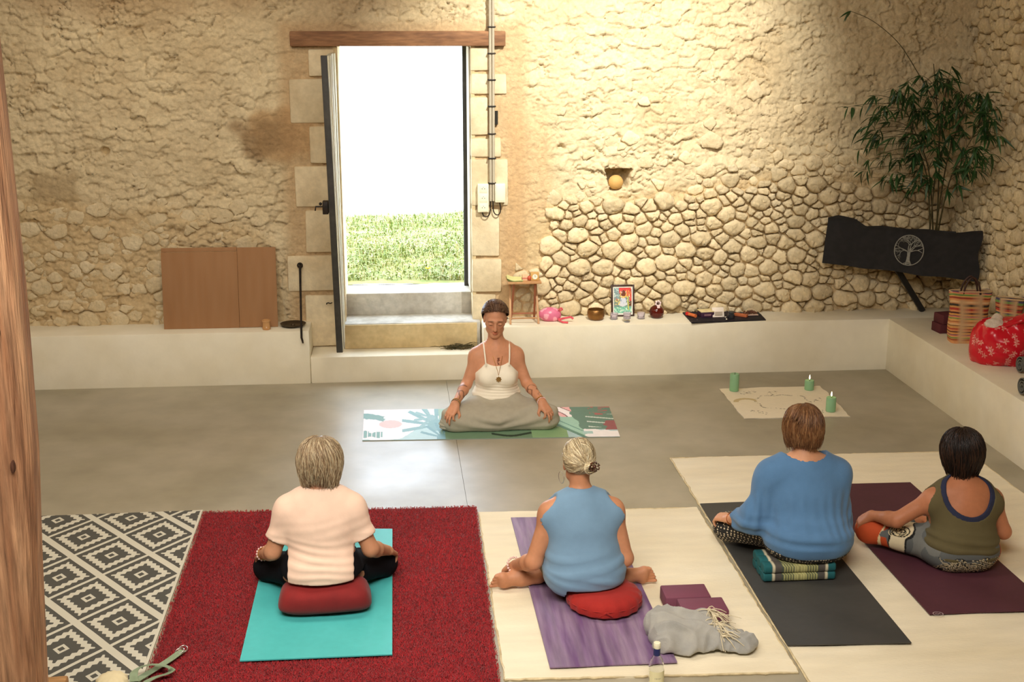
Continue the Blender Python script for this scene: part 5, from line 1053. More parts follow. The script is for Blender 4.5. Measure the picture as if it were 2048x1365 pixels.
# ---- corner: trough with dark cloth hung over it, strut, bamboo
A = np.array([3.53, 10.04]); B = np.array([4.56, 9.52]); dv = (B-A)/np.linalg.norm(B-A); nv = np.array([dv[1], -dv[0]]); Lb = np.linalg.norm(B-A)
pl_ = empty('trough_planter', (*((A+B)/2+np.array([.10, .17])), .86), label='dark trough planter in the corner behind the draped cloth', cat='planter'); m_blk2 = M('black_paint', (.015, .013, .012), .6)
Lp = np.array(pl_.location)
def obox(o2, u0, u1, w0, w1, z0, z1, nm, mat, root, loc):
    k = MB(); k.box((u0, w0, z0), (u1, w1, z1), bev=.004); V = k.v[-1]; k.v[-1] = np.stack([A[0]+dv[0]*V[:, 0]-nv[0]*V[:, 1], A[1]+dv[1]*V[:, 0]-nv[1]*V[:, 1], V[:, 2]], 1); return k.build(nm, mat, root, loc=loc)
obox(0, .50, 1.06, .012, .03, .88, 1.17, 'front_board', m_blk2, pl_, Lp); obox(0, .58, .98, .27, .288, .88, 1.17, 'back_board', m_blk2, pl_, Lp); obox(0, .50, .52, .03, .27, .88, 1.17, 'end_board', m_blk2, pl_, Lp); obox(0, 1.04, 1.06, .03, .27, .88, 1.17, 'end_board', m_blk2, pl_, Lp); obox(0, .50, 1.06, .012, .288, .865, .885, 'base_board', m_blk2, pl_, Lp); obox(0, .52, 1.04, .03, .27, 1.10, 1.14, 'soil', M('potting_soil', (.03, .02, .014), .95, bump=2, bscale=40), pl_, Lp)
s0 = atz(1845, 622, LZ+.005); s1 = aty(1800, 548, 9.93); k = MB(); ribbon(k, [s0, (s0+s1)/2, s1+(s1-s0)*.25], .045, .03, wdir=(0, 1, 0)); k.build('strut', m_blk2, pl_, loc=Lp)
nu, nz = 80, 30; u = np.linspace(-.02, Lb+.03, nu); w = np.linspace(0, 1, nz); U, Wz = np.meshgrid(u, w); f = U/Lb
zt_ = np.interp(f, [-.02, .05, .18, .25, .5, .75, .9, 1.03], [1.275, 1.292, 1.275, 1.225, 1.225, 1.215, 1.215, 1.235])+.006*np.sin(f*21); zb_ = np.interp(f, [-.02, .1, .5, .9, 1.03], [.885, .875, .852, .826, .822])+.004*np.sin(f*17)
Zc = zb_*(1-Wz)+zt_*Wz; off = .006+.010*np.sin(f*13+Wz*3)*(.4+.6*(1-Wz))+.012*np.sin(f*31)*(1-Wz)*.4+.02*sst(.9, 1, Wz)
uu = U-.025*(1-Wz)*(f < .1)*(1-f*10)+.012*np.sin(Wz*9)*(f > .97); Xc = A[0]+dv[0]*uu+nv[0]*off; Yc_ = A[1]+dv[1]*uu+nv[1]*off
Vb = np.stack([Xc.ravel(), Yc_.ravel(), Zc.ravel()], 1); cl = empty('hanging_cloth', (*(A+B)/2, .85), label='black cloth with a pale tree-of-life roundel hung across the corner', cat='cloth'); m_bc = M('black_cloth', (.014, .013, .013), .9, (.018, .016, .016), 12, var=.15, sheen=.05)
V2 = Vb-np.array([nv[0], nv[1], 0])*.004; Fg_ = grid_faces(nu, nz); link('fabric', npmesh('fabric', np.concatenate([Vb, V2])-np.array(cl.location), np.concatenate([Fg_, Fg_[:, ::-1]+nu*nz])), m_bc, cl)
E3 = lambda a, b: np.array([E0[0]+dv[0]*a+nv[0]*.026, E0[1]+dv[1]*a+nv[1]*.026, E0[2]+b])
uc = .555*Lb; E0 = np.array([A[0]+dv[0]*uc, A[1]+dv[1]*uc, 1.043]); k = MB(); m_pr = M('pale_grey_print', sr(140, 138, 128), .85, var=.2, vscale=60); RX, RZ = .114, .124
def stroke(P, w):
    P = np.asarray(P, float); T = np.gradient(P, axis=0); T /= np.linalg.norm(T, axis=1)[:, None]+1e-9; S_ = np.stack([-T[:, 1], T[:, 0]], 1); w = np.broadcast_to(np.asarray(w, float), (len(P),))[:, None]
    Lq, Rq = P-S_*w/2, P+S_*w/2; m_ = len(P); k.add([E3(*p_) for p_ in Lq]+[E3(*p_) for p_ in Rq], [(i, i+1, m_+i+1, m_+i) for i in range(m_-1)])
t = np.linspace(0, 2*math.pi, 49); stroke(np.stack([RX*np.cos(t), RZ*np.sin(t)], 1), .007)
stroke([(0, -.115), (-.002, -.08), (.0, -.04), (.0, -.01)], [.05, .026, .022, .026]); q = np.random.default_rng(17)
def branch(p, a, L_, w, dpt):
    p = np.array(p, float); pts = [p]
    for i in range(4): a += q.normal(0, .16); p = p+np.array([math.cos(a)*1.12, math.sin(a)])*L_/4; pts.append(p)
    pts = [p_*min(1, .97/(math.hypot(p_[0]/RX, p_[1]/RZ)+1e-6)) for p_ in pts]; stroke(pts, np.linspace(w, w*.6, 5))
    if dpt and math.hypot(pts[-1][0]/RX, pts[-1][1]/RZ) < .93:
        for s_ in (-1, 1): branch(pts[-1], a+s_*q.uniform(.3, .65), L_*q.uniform(.62, .85), w*.68, dpt-1)
        if q.random() < .5: branch(pts[2], a+q.choice([-1, 1])*.7, L_*.6, w*.6, dpt-1)
for a in (.15, .6, 1.05, 1.5, 1.95, 2.45, 2.95): branch((0.008*math.cos(a), -.012), a, .056, .009, 5)
for a in (-.35, -.75, -2.35, -2.8): branch((0, -.10), a, .035, .010, 2)
k.build('tree_print', m_pr, cl, smooth=False, loc=cl.location)
# bamboo
pt = empty('bamboo_plant', (4.36, 9.86, 1.14), label='tall leafy bamboo growing from the trough in the right corner', cat='plant'); Lq = np.array(pt.location); m_culm = M('bamboo_culm', sr(74, 66, 34), .5, sr(60, 52, 28), 10); m_lf = M('bamboo_leaf', sr(52, 92, 42), .45, sr(40, 74, 34), 6, var=.12, perobj=.35)
q = np.random.default_rng(23)
lm = []
for (Ll, Wl, dr) in ((.15, .011, .25), (.12, .010, .45), (.17, .012, .6), (.10, .008, .2)):
    n_ = 7; x_ = np.linspace(0, 1, n_); ww = Wl*np.array([.15, .75, 1, .95, .75, .42, .03]); V = []
    for xx, w_ in zip(x_, ww): z_ = -dr*Ll*xx**2; V += [(xx*Ll, -w_, z_), (xx*Ll, 0, z_-w_*.25), (xx*Ll, w_, z_)]
    F = [(3*i+j, 3*i+3+j, 3*i+4+j, 3*i+1+j) for i in range(n_-1) for j in (0, 1)]; me = npmesh('leaf', V, F, True); me.materials.append(m_lf); lm.append((me, np.array(V), F))
kc_ = MB()
def culm(P, r0, r1): P = smooth_path(P, 22); kc_.tube(P, np.linspace(r0, r1, 22), 6); return P
base = np.array([4.325, 9.81, 1.146]); targets = [(4.27, 9.97, 2.52), (4.36, 9.9, 2.30), (4.45, 9.66, 2.30), (4.10, 9.95, 2.05), (4.47, 9.50, 2.05), (4.02, 9.90, 2.20)]
culms = []
for i, T_ in enumerate(targets):
    b0 = base+np.array([q.uniform(-.07, .07), q.uniform(-.04, .04), 0]); T_ = np.array(T_); mid = b0*.45+T_*.55; mid[:2] = b0[:2]*.75+T_[:2]*.25; P = culm([b0, b0*.8+mid*.2+np.array([0, 0, .05]), mid, T_], .0075, .0035)
    culms.append(P); [kc_.sphere(P[j], .0085, 6, 4) for j in range(3, 18, 4)]
arch = culm([culms[0][-6], np.array(aty(1838, 150, 9.98)), np.array(aty(1800, 85, 9.95)), np.array(aty(1740, 35, 9.92)), np.array(aty(1700, 22, 9.9))], .004, .002)
allc = np.concatenate([P[7:] for P in culms]); leafs = []
spots = []
while len(spots) < 135:
    t_, r_ = q.uniform(0, 2*math.pi), math.sqrt(q.random()); px, py = 1870+146*r_*math.cos(t_)-12*math.sin(t_), 262+118*r_*math.sin(t_)
    if px < 1775 and py < 205 or px > 1945 and py < 180 or (px < 1800 and q.random() < .4): continue
    spots.append((px, py, q.uniform(9.62, 10.02), 9))
spots += [(px, py, 9.93, 8) for px, py in ((1745, 190), (1722, 255), (1690, 215), (1735, 320), (1700, 345), (1738, 235), (1712, 300), (1745, 355), (1840, 150), (1880, 135), (1905, 128))]
for px, py, Y_, nl in spots:
    d_ = ray(px, py); Y_ = min(Y_, 4.42*d_[1]/d_[0]); e = np.array(aty(px, py, Y_)); s_ = allc[np.argmin(np.linalg.norm((allc-e-np.array([0, 0, -.12]))*np.array([1, .6, 1]), axis=1))]; kc_.tube(smooth_path([s_, (s_+e)/2+np.array([0, 0, .04]), e], 7), [.0022]*5+[.0015, .001], 4, cap=False); ya = math.atan2(e[1]-s_[1], e[0]-s_[0])
    for l_ in range(nl): leafs.append((e+(s_-e)*.35*q.random(), ya+q.normal(0, 1.1), q.uniform(-.25, 1.15)))
for l_ in range(6): leafs.append((arch[-1]+np.array([0, -.02, 0]), math.pi+q.normal(0, .6), q.uniform(.1, .7)))
q.shuffle(leafs := np.array([(*o_, y_, p_) for o_, y_, p_ in leafs])); front = leafs[np.argsort(leafs[:, 1])]
rest = MB(); cnt = 0
keepers = np.concatenate([leafs[:0], front]); sel = set(q.choice(len(keepers), min(290, len(keepers)), replace=False).tolist())
for i, (x_, y_, z_, yaw, pit) in enumerate(keepers):
    me, V, F = lm[i % 4]; s_ = q.uniform(.55, .95); Rm = Matrix.Rotation(yaw, 4, 'Z') @ Matrix.Rotation(pit, 4, 'Y') @ Matrix.Rotation(q.normal(0, .5), 4, 'X') @ Matrix.Scale(s_, 4); tip = np.array((Rm @ Vector((.15, 0, -.03)))[:])+np.array([x_, y_, z_])
    if tip[1] > 10.12 or tip[0] > 4.55 or tip[1] > 10.08 or min(tip[2], z_) < 1.27: continue
    if i in sel:
        o = bpy.data.objects.new('leaf', me); COL.objects.link(o); o.parent = pt; o.matrix_basis = Matrix.Translation(Vector((x_, y_, z_))-Vector(Lq)) @ Rm
    else: rest.add(V@np.array(Rm.to_3x3()).T+np.array([x_, y_, z_]), F)
kc_.build('stems', m_culm, pt, loc=Lq); tag(rest.build('foliage', m_lf, pt, loc=Lq, auto=False), kind='stuff')
# ---- bags and blocks on the right ledge
m_mar = M('maroon_foam', sr(88, 34, 40), .75, sr(78, 28, 34), 6, var=.05)
for j, (dx, z_, rz) in enumerate(((0, 0, .1), (.012, .076, .16))):
    r = empty('yoga_block', (4.335+dx, 9.40, LZ+z_), rz, ('maroon foam block at the bottom of the pair behind the striped tote', 'maroon foam block stacked on its twin behind the striped tote')[j], 'yoga block', 'maroon foam blocks'); MB().box((-.115, -.07, 0), (.115, .07, .075), bev=.006).build('foam_body', m_mar, r)
STR = [sr(*c) for c in ((214, 152, 96), (206, 138, 78), (150, 60, 44), (214, 160, 90), (108, 140, 70), (222, 170, 96), (200, 110, 96), (72, 66, 92), (218, 156, 80), (84, 44, 34), (212, 140, 84), (170, 58, 44), (206, 150, 84), (60, 52, 40), (198, 140, 90), (224, 184, 130))]
def tote(name, lab, cx, cy, wx, wy, ht, rz, pal, hb=True):
    r = empty(name, (cx, cy, LZ), rz, lab, 'bag'); k = MB(); nz_ = 90; n_ = 28; V = []; C_ = []; a = np.arange(n_)*2*math.pi/n_; sq = lambda v_, e_: np.sign(v_)*np.abs(v_)**e_; rl = np.random.default_rng(len(lab)); band = np.cumsum(rl.choice([1, 1, 2, 2, 3, 4], 80))
    for i in range(nz_):
        t = i/(nz_-1); w1 = wx*(.86+.16*t); w2 = wy*(1.0-.55*t); V.append(np.stack([w1*sq(np.cos(a), .45)+.006*np.sin(t*7+a), w2*sq(np.sin(a), .5)+.006*np.sin(3*a+t*5), np.full(n_, ht*t)+.010*np.sin(a*2)*t], 1)); b_ = int(np.searchsorted(band, i))
        cc = np.tile(np.array(pal[b_ % len(pal)]), (n_, 1)); cc[(np.abs(np.abs(V[-1][:, 0])-wx*.42) < .018)] = sr(196, 160, 116); C_.append(cc)
    k.add(np.concatenate(V), [(i*n_+j, i*n_+(j+1) % n_, (i+1)*n_+(j+1) % n_, (i+1)*n_+j) for i in range(nz_-1) for j in range(n_)]+[tuple(range(n_))[::-1]]); k.c = [np.concatenate(C_)]; k.build('woven_body', M('striped_canvas', attr=True, rough=.85, var=.08, bump=.3, bscale=150), r)
    k = MB(); k.tube([(wx*1.02*sq(math.cos(t), .45), wy*.45*sq(math.sin(t), .5), ht) for t in np.linspace(0, 2*math.pi, 40)], .006, 6, cap=False); k.build('rim', M('tan_trim', sr(206, 172, 128), .8), r)
    for s_ in ((-1, 1) if hb else ()):
        k = MB(); k.tube(smooth_path([(-wx*.42, s_*wy*.42, ht-.02), (-wx*.34, s_*wy*.4, ht+.06), (0, s_*wy*.3, ht+.13), (wx*.34, s_*wy*.4, ht+.06), (wx*.42, s_*wy*.42, ht-.02)], 20), .008, 7); k.build('handle', M('dark_leather', sr(60, 36, 26), .6) if s_ < 0 else MATS['dark_leather'], r)
tote('tote_bag', 'upright tote striped orange, green, blue and tan on the right ledge', 4.335, 9.08, .155, .085, .40, -.12, STR)
tote('tote_bag', 'smaller striped tote half hidden behind the red bag', 4.515, 8.80, .10, .10, .40, -.5, [STR[i] for i in (2, 4, 7, 3, 11, 9, 1, 11, 10)], False)
fb = empty('shopping_bag', (4.34, 8.52, LZ), label='shiny red plastic bag printed with white flowers on the right ledge', cat='bag')
def fcol(V):
    c = np.tile(np.array(sr(206, 22, 40)), (len(V), 1)); qq_ = np.random.default_rng(8); pts = V[qq_.integers(0, len(V), 95)]
    for p_ in pts:
        d = V-p_; r_ = np.linalg.norm(d, axis=1); th = np.arctan2(d[:, 2], d[:, 0]-d[:, 1]); m_ = r_ < .022*(.55+.45*np.cos(5*th)); c[m_] = sr(232, 160, 150); c[r_ < .005] = sr(210, 120, 90)
    return c
FB = [(EL((4.33, 8.48, LZ+.11), (.21, .19, .12)), .06, 0, '+'), (EL((4.40, 8.46, LZ+.20), (.18, .17, .13)), .08, 0, '+'), (EL((4.24, 8.50, LZ+.20), (.12, .14, .12)), .08, 0, '+'), (RC((4.22, 8.50, LZ+.05), (4.48, 8.44, LZ+.05), .10, .11), .08, 0, '+'), (RC((4.36, 8.36, LZ+.30), (4.50, 8.48, LZ+.34), .04, .035), .06, 0, '+')]
ff = lambda V, N: .016*np.abs(np.sin((V[:, 0]*.5-V[:, 1]*.5+V[:, 2]*.8+.08*vn3(V*6, 2))*24))*(.3+.7*np.clip(vn3(V*5, 8)+.3, 0, 1))+.006*vn3(V*18, 5)
cloth('plastic_body', FB, .0065, fb, M('red_plastic', attr=True, rough=.22, var=.04), lambda X, Y, Z: np.maximum(LZ+.001-Z+0*X+0*Y, X-4.62+0*Y+0*Z), ff, fcol)
cloth('towel', [(EL((4.235, 8.44, LZ+.285), (.075, .065, .05)), .02, 0, '+'), (EL((4.27, 8.49, LZ+.325), (.04, .04, .035)), .03, 0, '+')], .005, fb, M('white_towel', sr(214, 198, 180), .95, bump=1, bscale=90), folds=lump(.010, 28, 3))
MB().tube(smooth_path([(4.28, 8.36, LZ+.30), (4.36, 8.28, LZ+.36), (4.48, 8.30, LZ+.37), (4.55, 8.38, LZ+.31)]), .012, 8).build('handle', M('red_plain_plastic', sr(196, 18, 34), .25), fb, loc=fb.location)
m_gm = M('grey_mat_roll', sr(112, 110, 100), .8, sr(98, 97, 90), 8)
for (px, py, lab) in ((2040, 735, 'rolled grey mat on the right ledge, nearest the red bag'), (2044, 780, 'rolled grey mat on the right ledge, nearest the edge of the view')):
    c = atz(px, py+14, LZ); r = empty('rolled_mat', (c[0]+.0, c[1]+.02, LZ+.062), 0, lab, 'mat', 'rolled mats'); k = MB(); tt = np.linspace(0, 5*math.pi, 70); P = np.stack([0*tt, (.012+.049*tt/tt[-1])*np.cos(tt), (.012+.049*tt/tt[-1])*np.sin(tt)], 1); n_ = len(P); Wd = min(.45, 4.62-c[0]); out = P*np.array([1, 1.0, 1.0]); V = []
    rad = P/np.linalg.norm(P, axis=1)[:, None]; V = np.concatenate([P, P+rad*.006, P+np.array([Wd, 0, 0]), P+rad*.006+np.array([Wd, 0, 0])]); F = []
    for i in range(n_-1): F += [(i, i+1, n_+i+1, n_+i), (n_+i, n_+i+1, 3*n_+i+1, 3*n_+i), (2*n_+i+1, 2*n_+i, 3*n_+i, 3*n_+i+1), (i+1, i, 2*n_+i, 2*n_+i+1)]
    k.add(V, F); k.build('rolled_foam', m_gm, r)
# dried sprig on the door step
c = atz(916, 689, .217); ds = empty('dried_sprig', (c[0], 10.02, .217), label='bundle of dark dried stems lying on the low door step', cat='dried plant'); k = MB(); q = np.random.default_rng(6)
for i in range(150):
    p0 = np.array([q.normal(0, .055), q.normal(0, .02), abs(q.normal(.012, .008))]); a = q.normal(0, .5)+(math.pi if q.random() < .5 else 0); L_ = q.uniform(.03, .09); e = p0+np.array([math.cos(a)*L_, math.sin(a)*L_*.4, q.uniform(-.006, .02)]); e[2] = max(e[2], .003); k.tube([p0, (p0+e)/2+np.array([0, 0, .006]), e], [.0022, .003, .001], 4, cap=False)
k.build('stems', M('dried_herb', sr(62, 58, 34), .9, sr(86, 74, 44), 30), ds)
c = aty(856, 538, 11.05); dn_ = empty('yellow_flower', (c[0], 11.05, .62), label='single yellow flower in the grass outside the door', cat='flower'); h_ = c[2]-.62; MB().tube([(0, 0, 0), (.004, 0, h_*.5), (0, 0, h_)], .003, 5).build('stalk', M('green_stalk', sr(90, 120, 40), .6), dn_); k = MB()
for i in range(10): a = i*.628; k.lathe([(0, 0), (.006, .006), (.005, .022), (0, .028)], (0, 0, h_), 6, sy=.4, axis=(math.cos(a), math.sin(a), .5))
k.build('petals', M('yellow_petal', sr(240, 210, 40), .6), dn_)
def neck_cut(c, r):
    e = EL(c, r); return lambda X, Y, Z: -e.d(X, Y, Z)
def cmax(*fs): return lambda X, Y, Z: np.maximum.reduce([np.broadcast_arrays(*[f(X, Y, Z) for f in fs])]).max(0) if len(fs) > 1 else fs[0](X, Y, Z)
def plane(p, n, guard=None):   # keep the side against n
    p = V3(*p); n = unit(n)
    def f(X, Y, Z):
        d = (X-p[0])*n[0]+(Y-p[1])*n[1]+(Z-p[2])*n[2]
        return d if guard is None else np.where(guard(X, Y, Z), d, -1.)
    return f
def hemz(x0, y0, z0, k): return lambda X, Y, Z: z0+k*(X-x0)**2-Z+0*Y
# ================= woman in the pale pink T-shirt (on the teal mat)
def pink_lady():
    r = person(-.45, 5.86, 'woman with short grey bob in a pale pink T-shirt sitting on the teal mat')
    J = dict(pelvis=(-.452, 5.86, .205), chest=(-.452, 5.88, .455), neck=(-.448, 5.905, .585), f=1, w=(.178, .150, .160), dp=1.05,
             sh=[(-.606, 5.885, .520), (-.298, 5.885, .520)], el=[(-.694, 5.865, .300), (-.206, 5.865, .298)], wr=[(-.762, 6.04, .212), (-.125, 6.04, .208)],
             hip=[(-.545, 5.90, .180), (-.355, 5.90, .180)], kn=[(-.755, 6.13, .098), (-.150, 6.13, .098)], an=[(-.40, 6.33, .065), (-.50, 6.36, .060)])
    hc = V3(-.445, 5.935, .752); R = head_R((.02, 1, -.10)); hd, T = head(hc, R, V3(*J['neck'])+V3(0, 0, -.03)); to, ar, le = torso(J), arms(J), legs(J)
    hands = hand(V3(*J['wr'][0]), (-.22, .70, -.42), (-.35, .25, .85), 1, (.45, .6, .4))+hand(V3(*J['wr'][1]), (.22, .70, -.42), (.35, .25, .85), -1, (.45, .6, .4))
    feet = foot(V3(*J['an'][0])+V3(.03, .0, -.02), (1, .05, -.1), (0, .5, .8), 1, 1)+foot(V3(*J['an'][1])+V3(-.03, .03, -.02), (-1, .05, -.1), (0, .5, .8), 1, -1)
    cut = cmax(zmin(.030), boxcut((-.70, 5.60, 0), (-.17, 5.912, .194)))
    finish_body(r, to+ar+le+hands+feet+hd, .0058, sr(196, 142, 108), (hc, R, 1), cut=cut)
    sl = []; cl = []
    for s_, e_, q in ((J['sh'][0], J['el'][0], -1), (J['sh'][1], J['el'][1], 1)):
        s_, e_ = V3(*s_), V3(*e_); m = s_+(e_-s_)*.70; sl += [(RC(s_, m+(e_-s_)*.25, .056, .064), .04, 0, '+')]
        cl.append(plane(m, e_-s_, (lambda q: lambda X, Y, Z: (X+.452)*q > .165+0*Y+0*Z)(q)))
    body = infl(to, .013)+[(EL((-.452, 5.845, .20), (.205, .155, .10)), .06, 0, '+')]+sl
    cloth('t_shirt', body, .0062, r, M('pale_pink_cotton', sr(240, 206, 182), .85, var=.03, bump=.12, bscale=220, sheen=.15),
          cmax(hemz(-.452, 0, .165, .6), boxcut((-.70, 5.60, 0), (-.17, 5.912, .194)), neck_cut((-.447, 5.915, .650), (.080, .084, .080)), *cl),
          adds(wr_fold((.10, 0), 2*math.pi/.042, .0042, .17, .40, 3, sk=(2.5, 2, 4)), wr_fold((-.22, 0), 2*math.pi/.055, .0012, .36, .50, 9), lump(.0025, 14, 5)))
    calf = legs(dict(J, an=[tuple(V3(*k)*.62+V3(*a)*.38) for k, a in zip(J['kn'], J['an'])]), (.090, .062, .060, .056))
    cloth('leggings', infl(to+calf, .007)+[(EL((-.452, 5.86, .20), (.19, .15, .10)), .05, 0, '+')], .0065, r, M('black_leggings', (.006, .006, .008), .85, var=.1, spec=.15), cmax(zmin(.030), lambda X, Y, Z: Z-.30+0*X+0*Y, boxcut((-.70, 5.60, 0), (-.17, 5.912, .194))), lump(.002, 20, 2))
    bob(r, hc, R, 1.0, .128, .110, .116, -.104, [sr(150, 126, 96), sr(178, 156, 122), sr(124, 100, 74), sr(196, 178, 146)], 2600, part=(.3, 0), seed=4, face=.75, flip=.12, tuck=.34, rag=.045, wave=.006)
    w = V3(*J['wr'][0])+V3(.0, -.005, .004); ax = V3(*J['wr'][0])-V3(*J['el'][0]); beads(r, w, ax, .033, .0062, 15, PEARL); ringt(r, w-unit(ax)*.018, ax, .031, .0022, GOLD, 'bangle')
# ================= woman in the blue tank top (on the violet mat)
def tank_lady():
    r = person(.86, 5.8, 'woman in grey-blue tank top with blonde bun, bare feet out to both sides')
    J = dict(pelvis=(.868, 5.80, .165), chest=(.858, 5.825, .40), neck=(.856, 5.855, .545), f=1, w=(.192, .152, .150), dp=1.05,
             sh=[(.700, 5.83, .478), (1.012, 5.83, .484)], el=[(.612, 5.80, .225), (1.078, 5.79, .230)], wr=[(.535, 5.985, .125), (1.045, 6.03, .16)],
             hip=[(.775, 5.84, .15), (.960, 5.84, .15)], kn=[(.70, 6.16, .10), (1.05, 6.16, .10)], an=[(1.065, 5.945, .068), (.66, 5.975, .070)])
    hc = V3(.846, 5.89, .718); R = head_R((-.06, 1, -.06)); hd, T = head(hc, R, V3(*J['neck'])+V3(0, 0, -.03), .98); to, ar, le = torso(J), arms(J, (.050, .041, .038, .027)), legs(J)
    hands = hand(V3(*J['wr'][0]), (-.45, .6, -.45), (-.5, .2, .8), 1, (.4, .5, .4))+hand(V3(*J['wr'][1]), (.1, .85, -.2), (.2, .25, .9), -1, (.4, .5, .4))
    feet = foot(V3(.628, 5.955, .064), (-1, -.12, -.06), (-.05, .95, .25), 1.18, -1)+foot(V3(1.045, 5.915, .062), (1, .05, .03), (.05, .95, .25), 1.12, 1)
    cut = cmax(zmin(.0255), cylcut((.958, 5.690), .20, .127))
    finish_body(r, to+ar+le+hands+feet+hd, .0056, sr(198, 140, 104), (hc, R, .98), cut=cut)
    arm = []
    for s_, q in ((J['sh'][0], -1), (J['sh'][1], 1)):
        s_ = V3(*s_); e = RC(s_+V3(q*.030, 0, .10), s_+V3(q*.050, .01, -.13), .060, .058); arm.append((lambda e: lambda X, Y, Z: -e.d(X, Y, Z))(e))
    base = infl(to, .012)+[(EL((.868, 5.79, .165), (.196, .160, .108)), .05, 0, '+'), (EL((.865, 5.80, .26), (.185, .135, .12)), .05, 0, '+')]
    cloth('tank_top', base, .006, r, M('grey_blue_jersey', sr(116, 148, 174), .9, var=.03, bump=.12, bscale=240, sheen=.15),
          cmax(hemz(.868, 0, .075, .35), cylcut((.958, 5.690), .198, .128), neck_cut((.853, 5.885, .615), (.066, .085, .075)), *arm),
          adds(wr_fold((-.16, 0), 2*math.pi/.075, .0065, .20, .30, 4, sk=(1.6, 2, 4)), wr_fold((.28, 0), 2*math.pi/.06, .003, .09, .2, 12), lump(.003, 11, 8)))
    lg = [(RC(V3(*h_)+V3(0, 0, .0), k_, .098, .072), .05, 0, '+') for h_, k_ in zip(J['hip'], J['kn'])]+[(RC(k_, V3(*k_)*.6+V3(*a_)*.4, .070, .062), .04, 0, '+') for k_, a_ in zip(J['kn'], J['an'])]
    cloth('trousers', infl(to, .006)+lg+[(EL((.868, 5.81, .15), (.192, .15, .105)), .05, 0, '+')], .0075, r, M('olive_print_cotton', sr(104, 104, 84), .85, sr(150, 140, 96), 45, var=.3, vscale=70), cmax(zmin(.0265), cylcut((.958, 5.690), .199, .1275), lambda X, Y, Z: Z-.26+0*X+0*Y), lump(.002, 18, 4))
    swept(r, hc, R, .98, (.25, -.95, -.12), [sr(206, 186, 146), sr(170, 150, 116), sr(226, 212, 178), sr(144, 122, 90)], 2400, seed=8, front=.75, part=-.2, bun=((.034, -.118, .002), .030, 130), top=.095)
    k = MB(); p0 = hc+R@np.array([.052, -.142, .018])*.98
    for i in range(7):
        a = i*.9; p = p0+R@np.array([.017*math.cos(a), -.004, .017*math.sin(a)]); k.tube([p, p+R@np.array([.010*math.cos(a+.8), -.010, .010*math.sin(a+.8)]), p+R@np.array([.016*math.cos(a+1.5), -.003, .014*math.sin(a+1.5)])], .0042, 6)
    k.sphere(p0+R@np.array([0, -.006, 0]), .011).build('hair_clip', M('tortoise_clip', sr(92, 54, 34), .3, sr(44, 26, 18), 60), r, loc=r.location)
    ringt(r, hc+R@np.array([-.088, .0, -.075]), R[:, 1]*.3+R[:, 0], .030, .0016, SILVER, 'earring')
    w = V3(*J['wr'][0])+V3(-.004, .0, .0); beads(r, w, V3(*J['wr'][0])-V3(*J['el'][0]), .039, .0068, 17, PEARL)
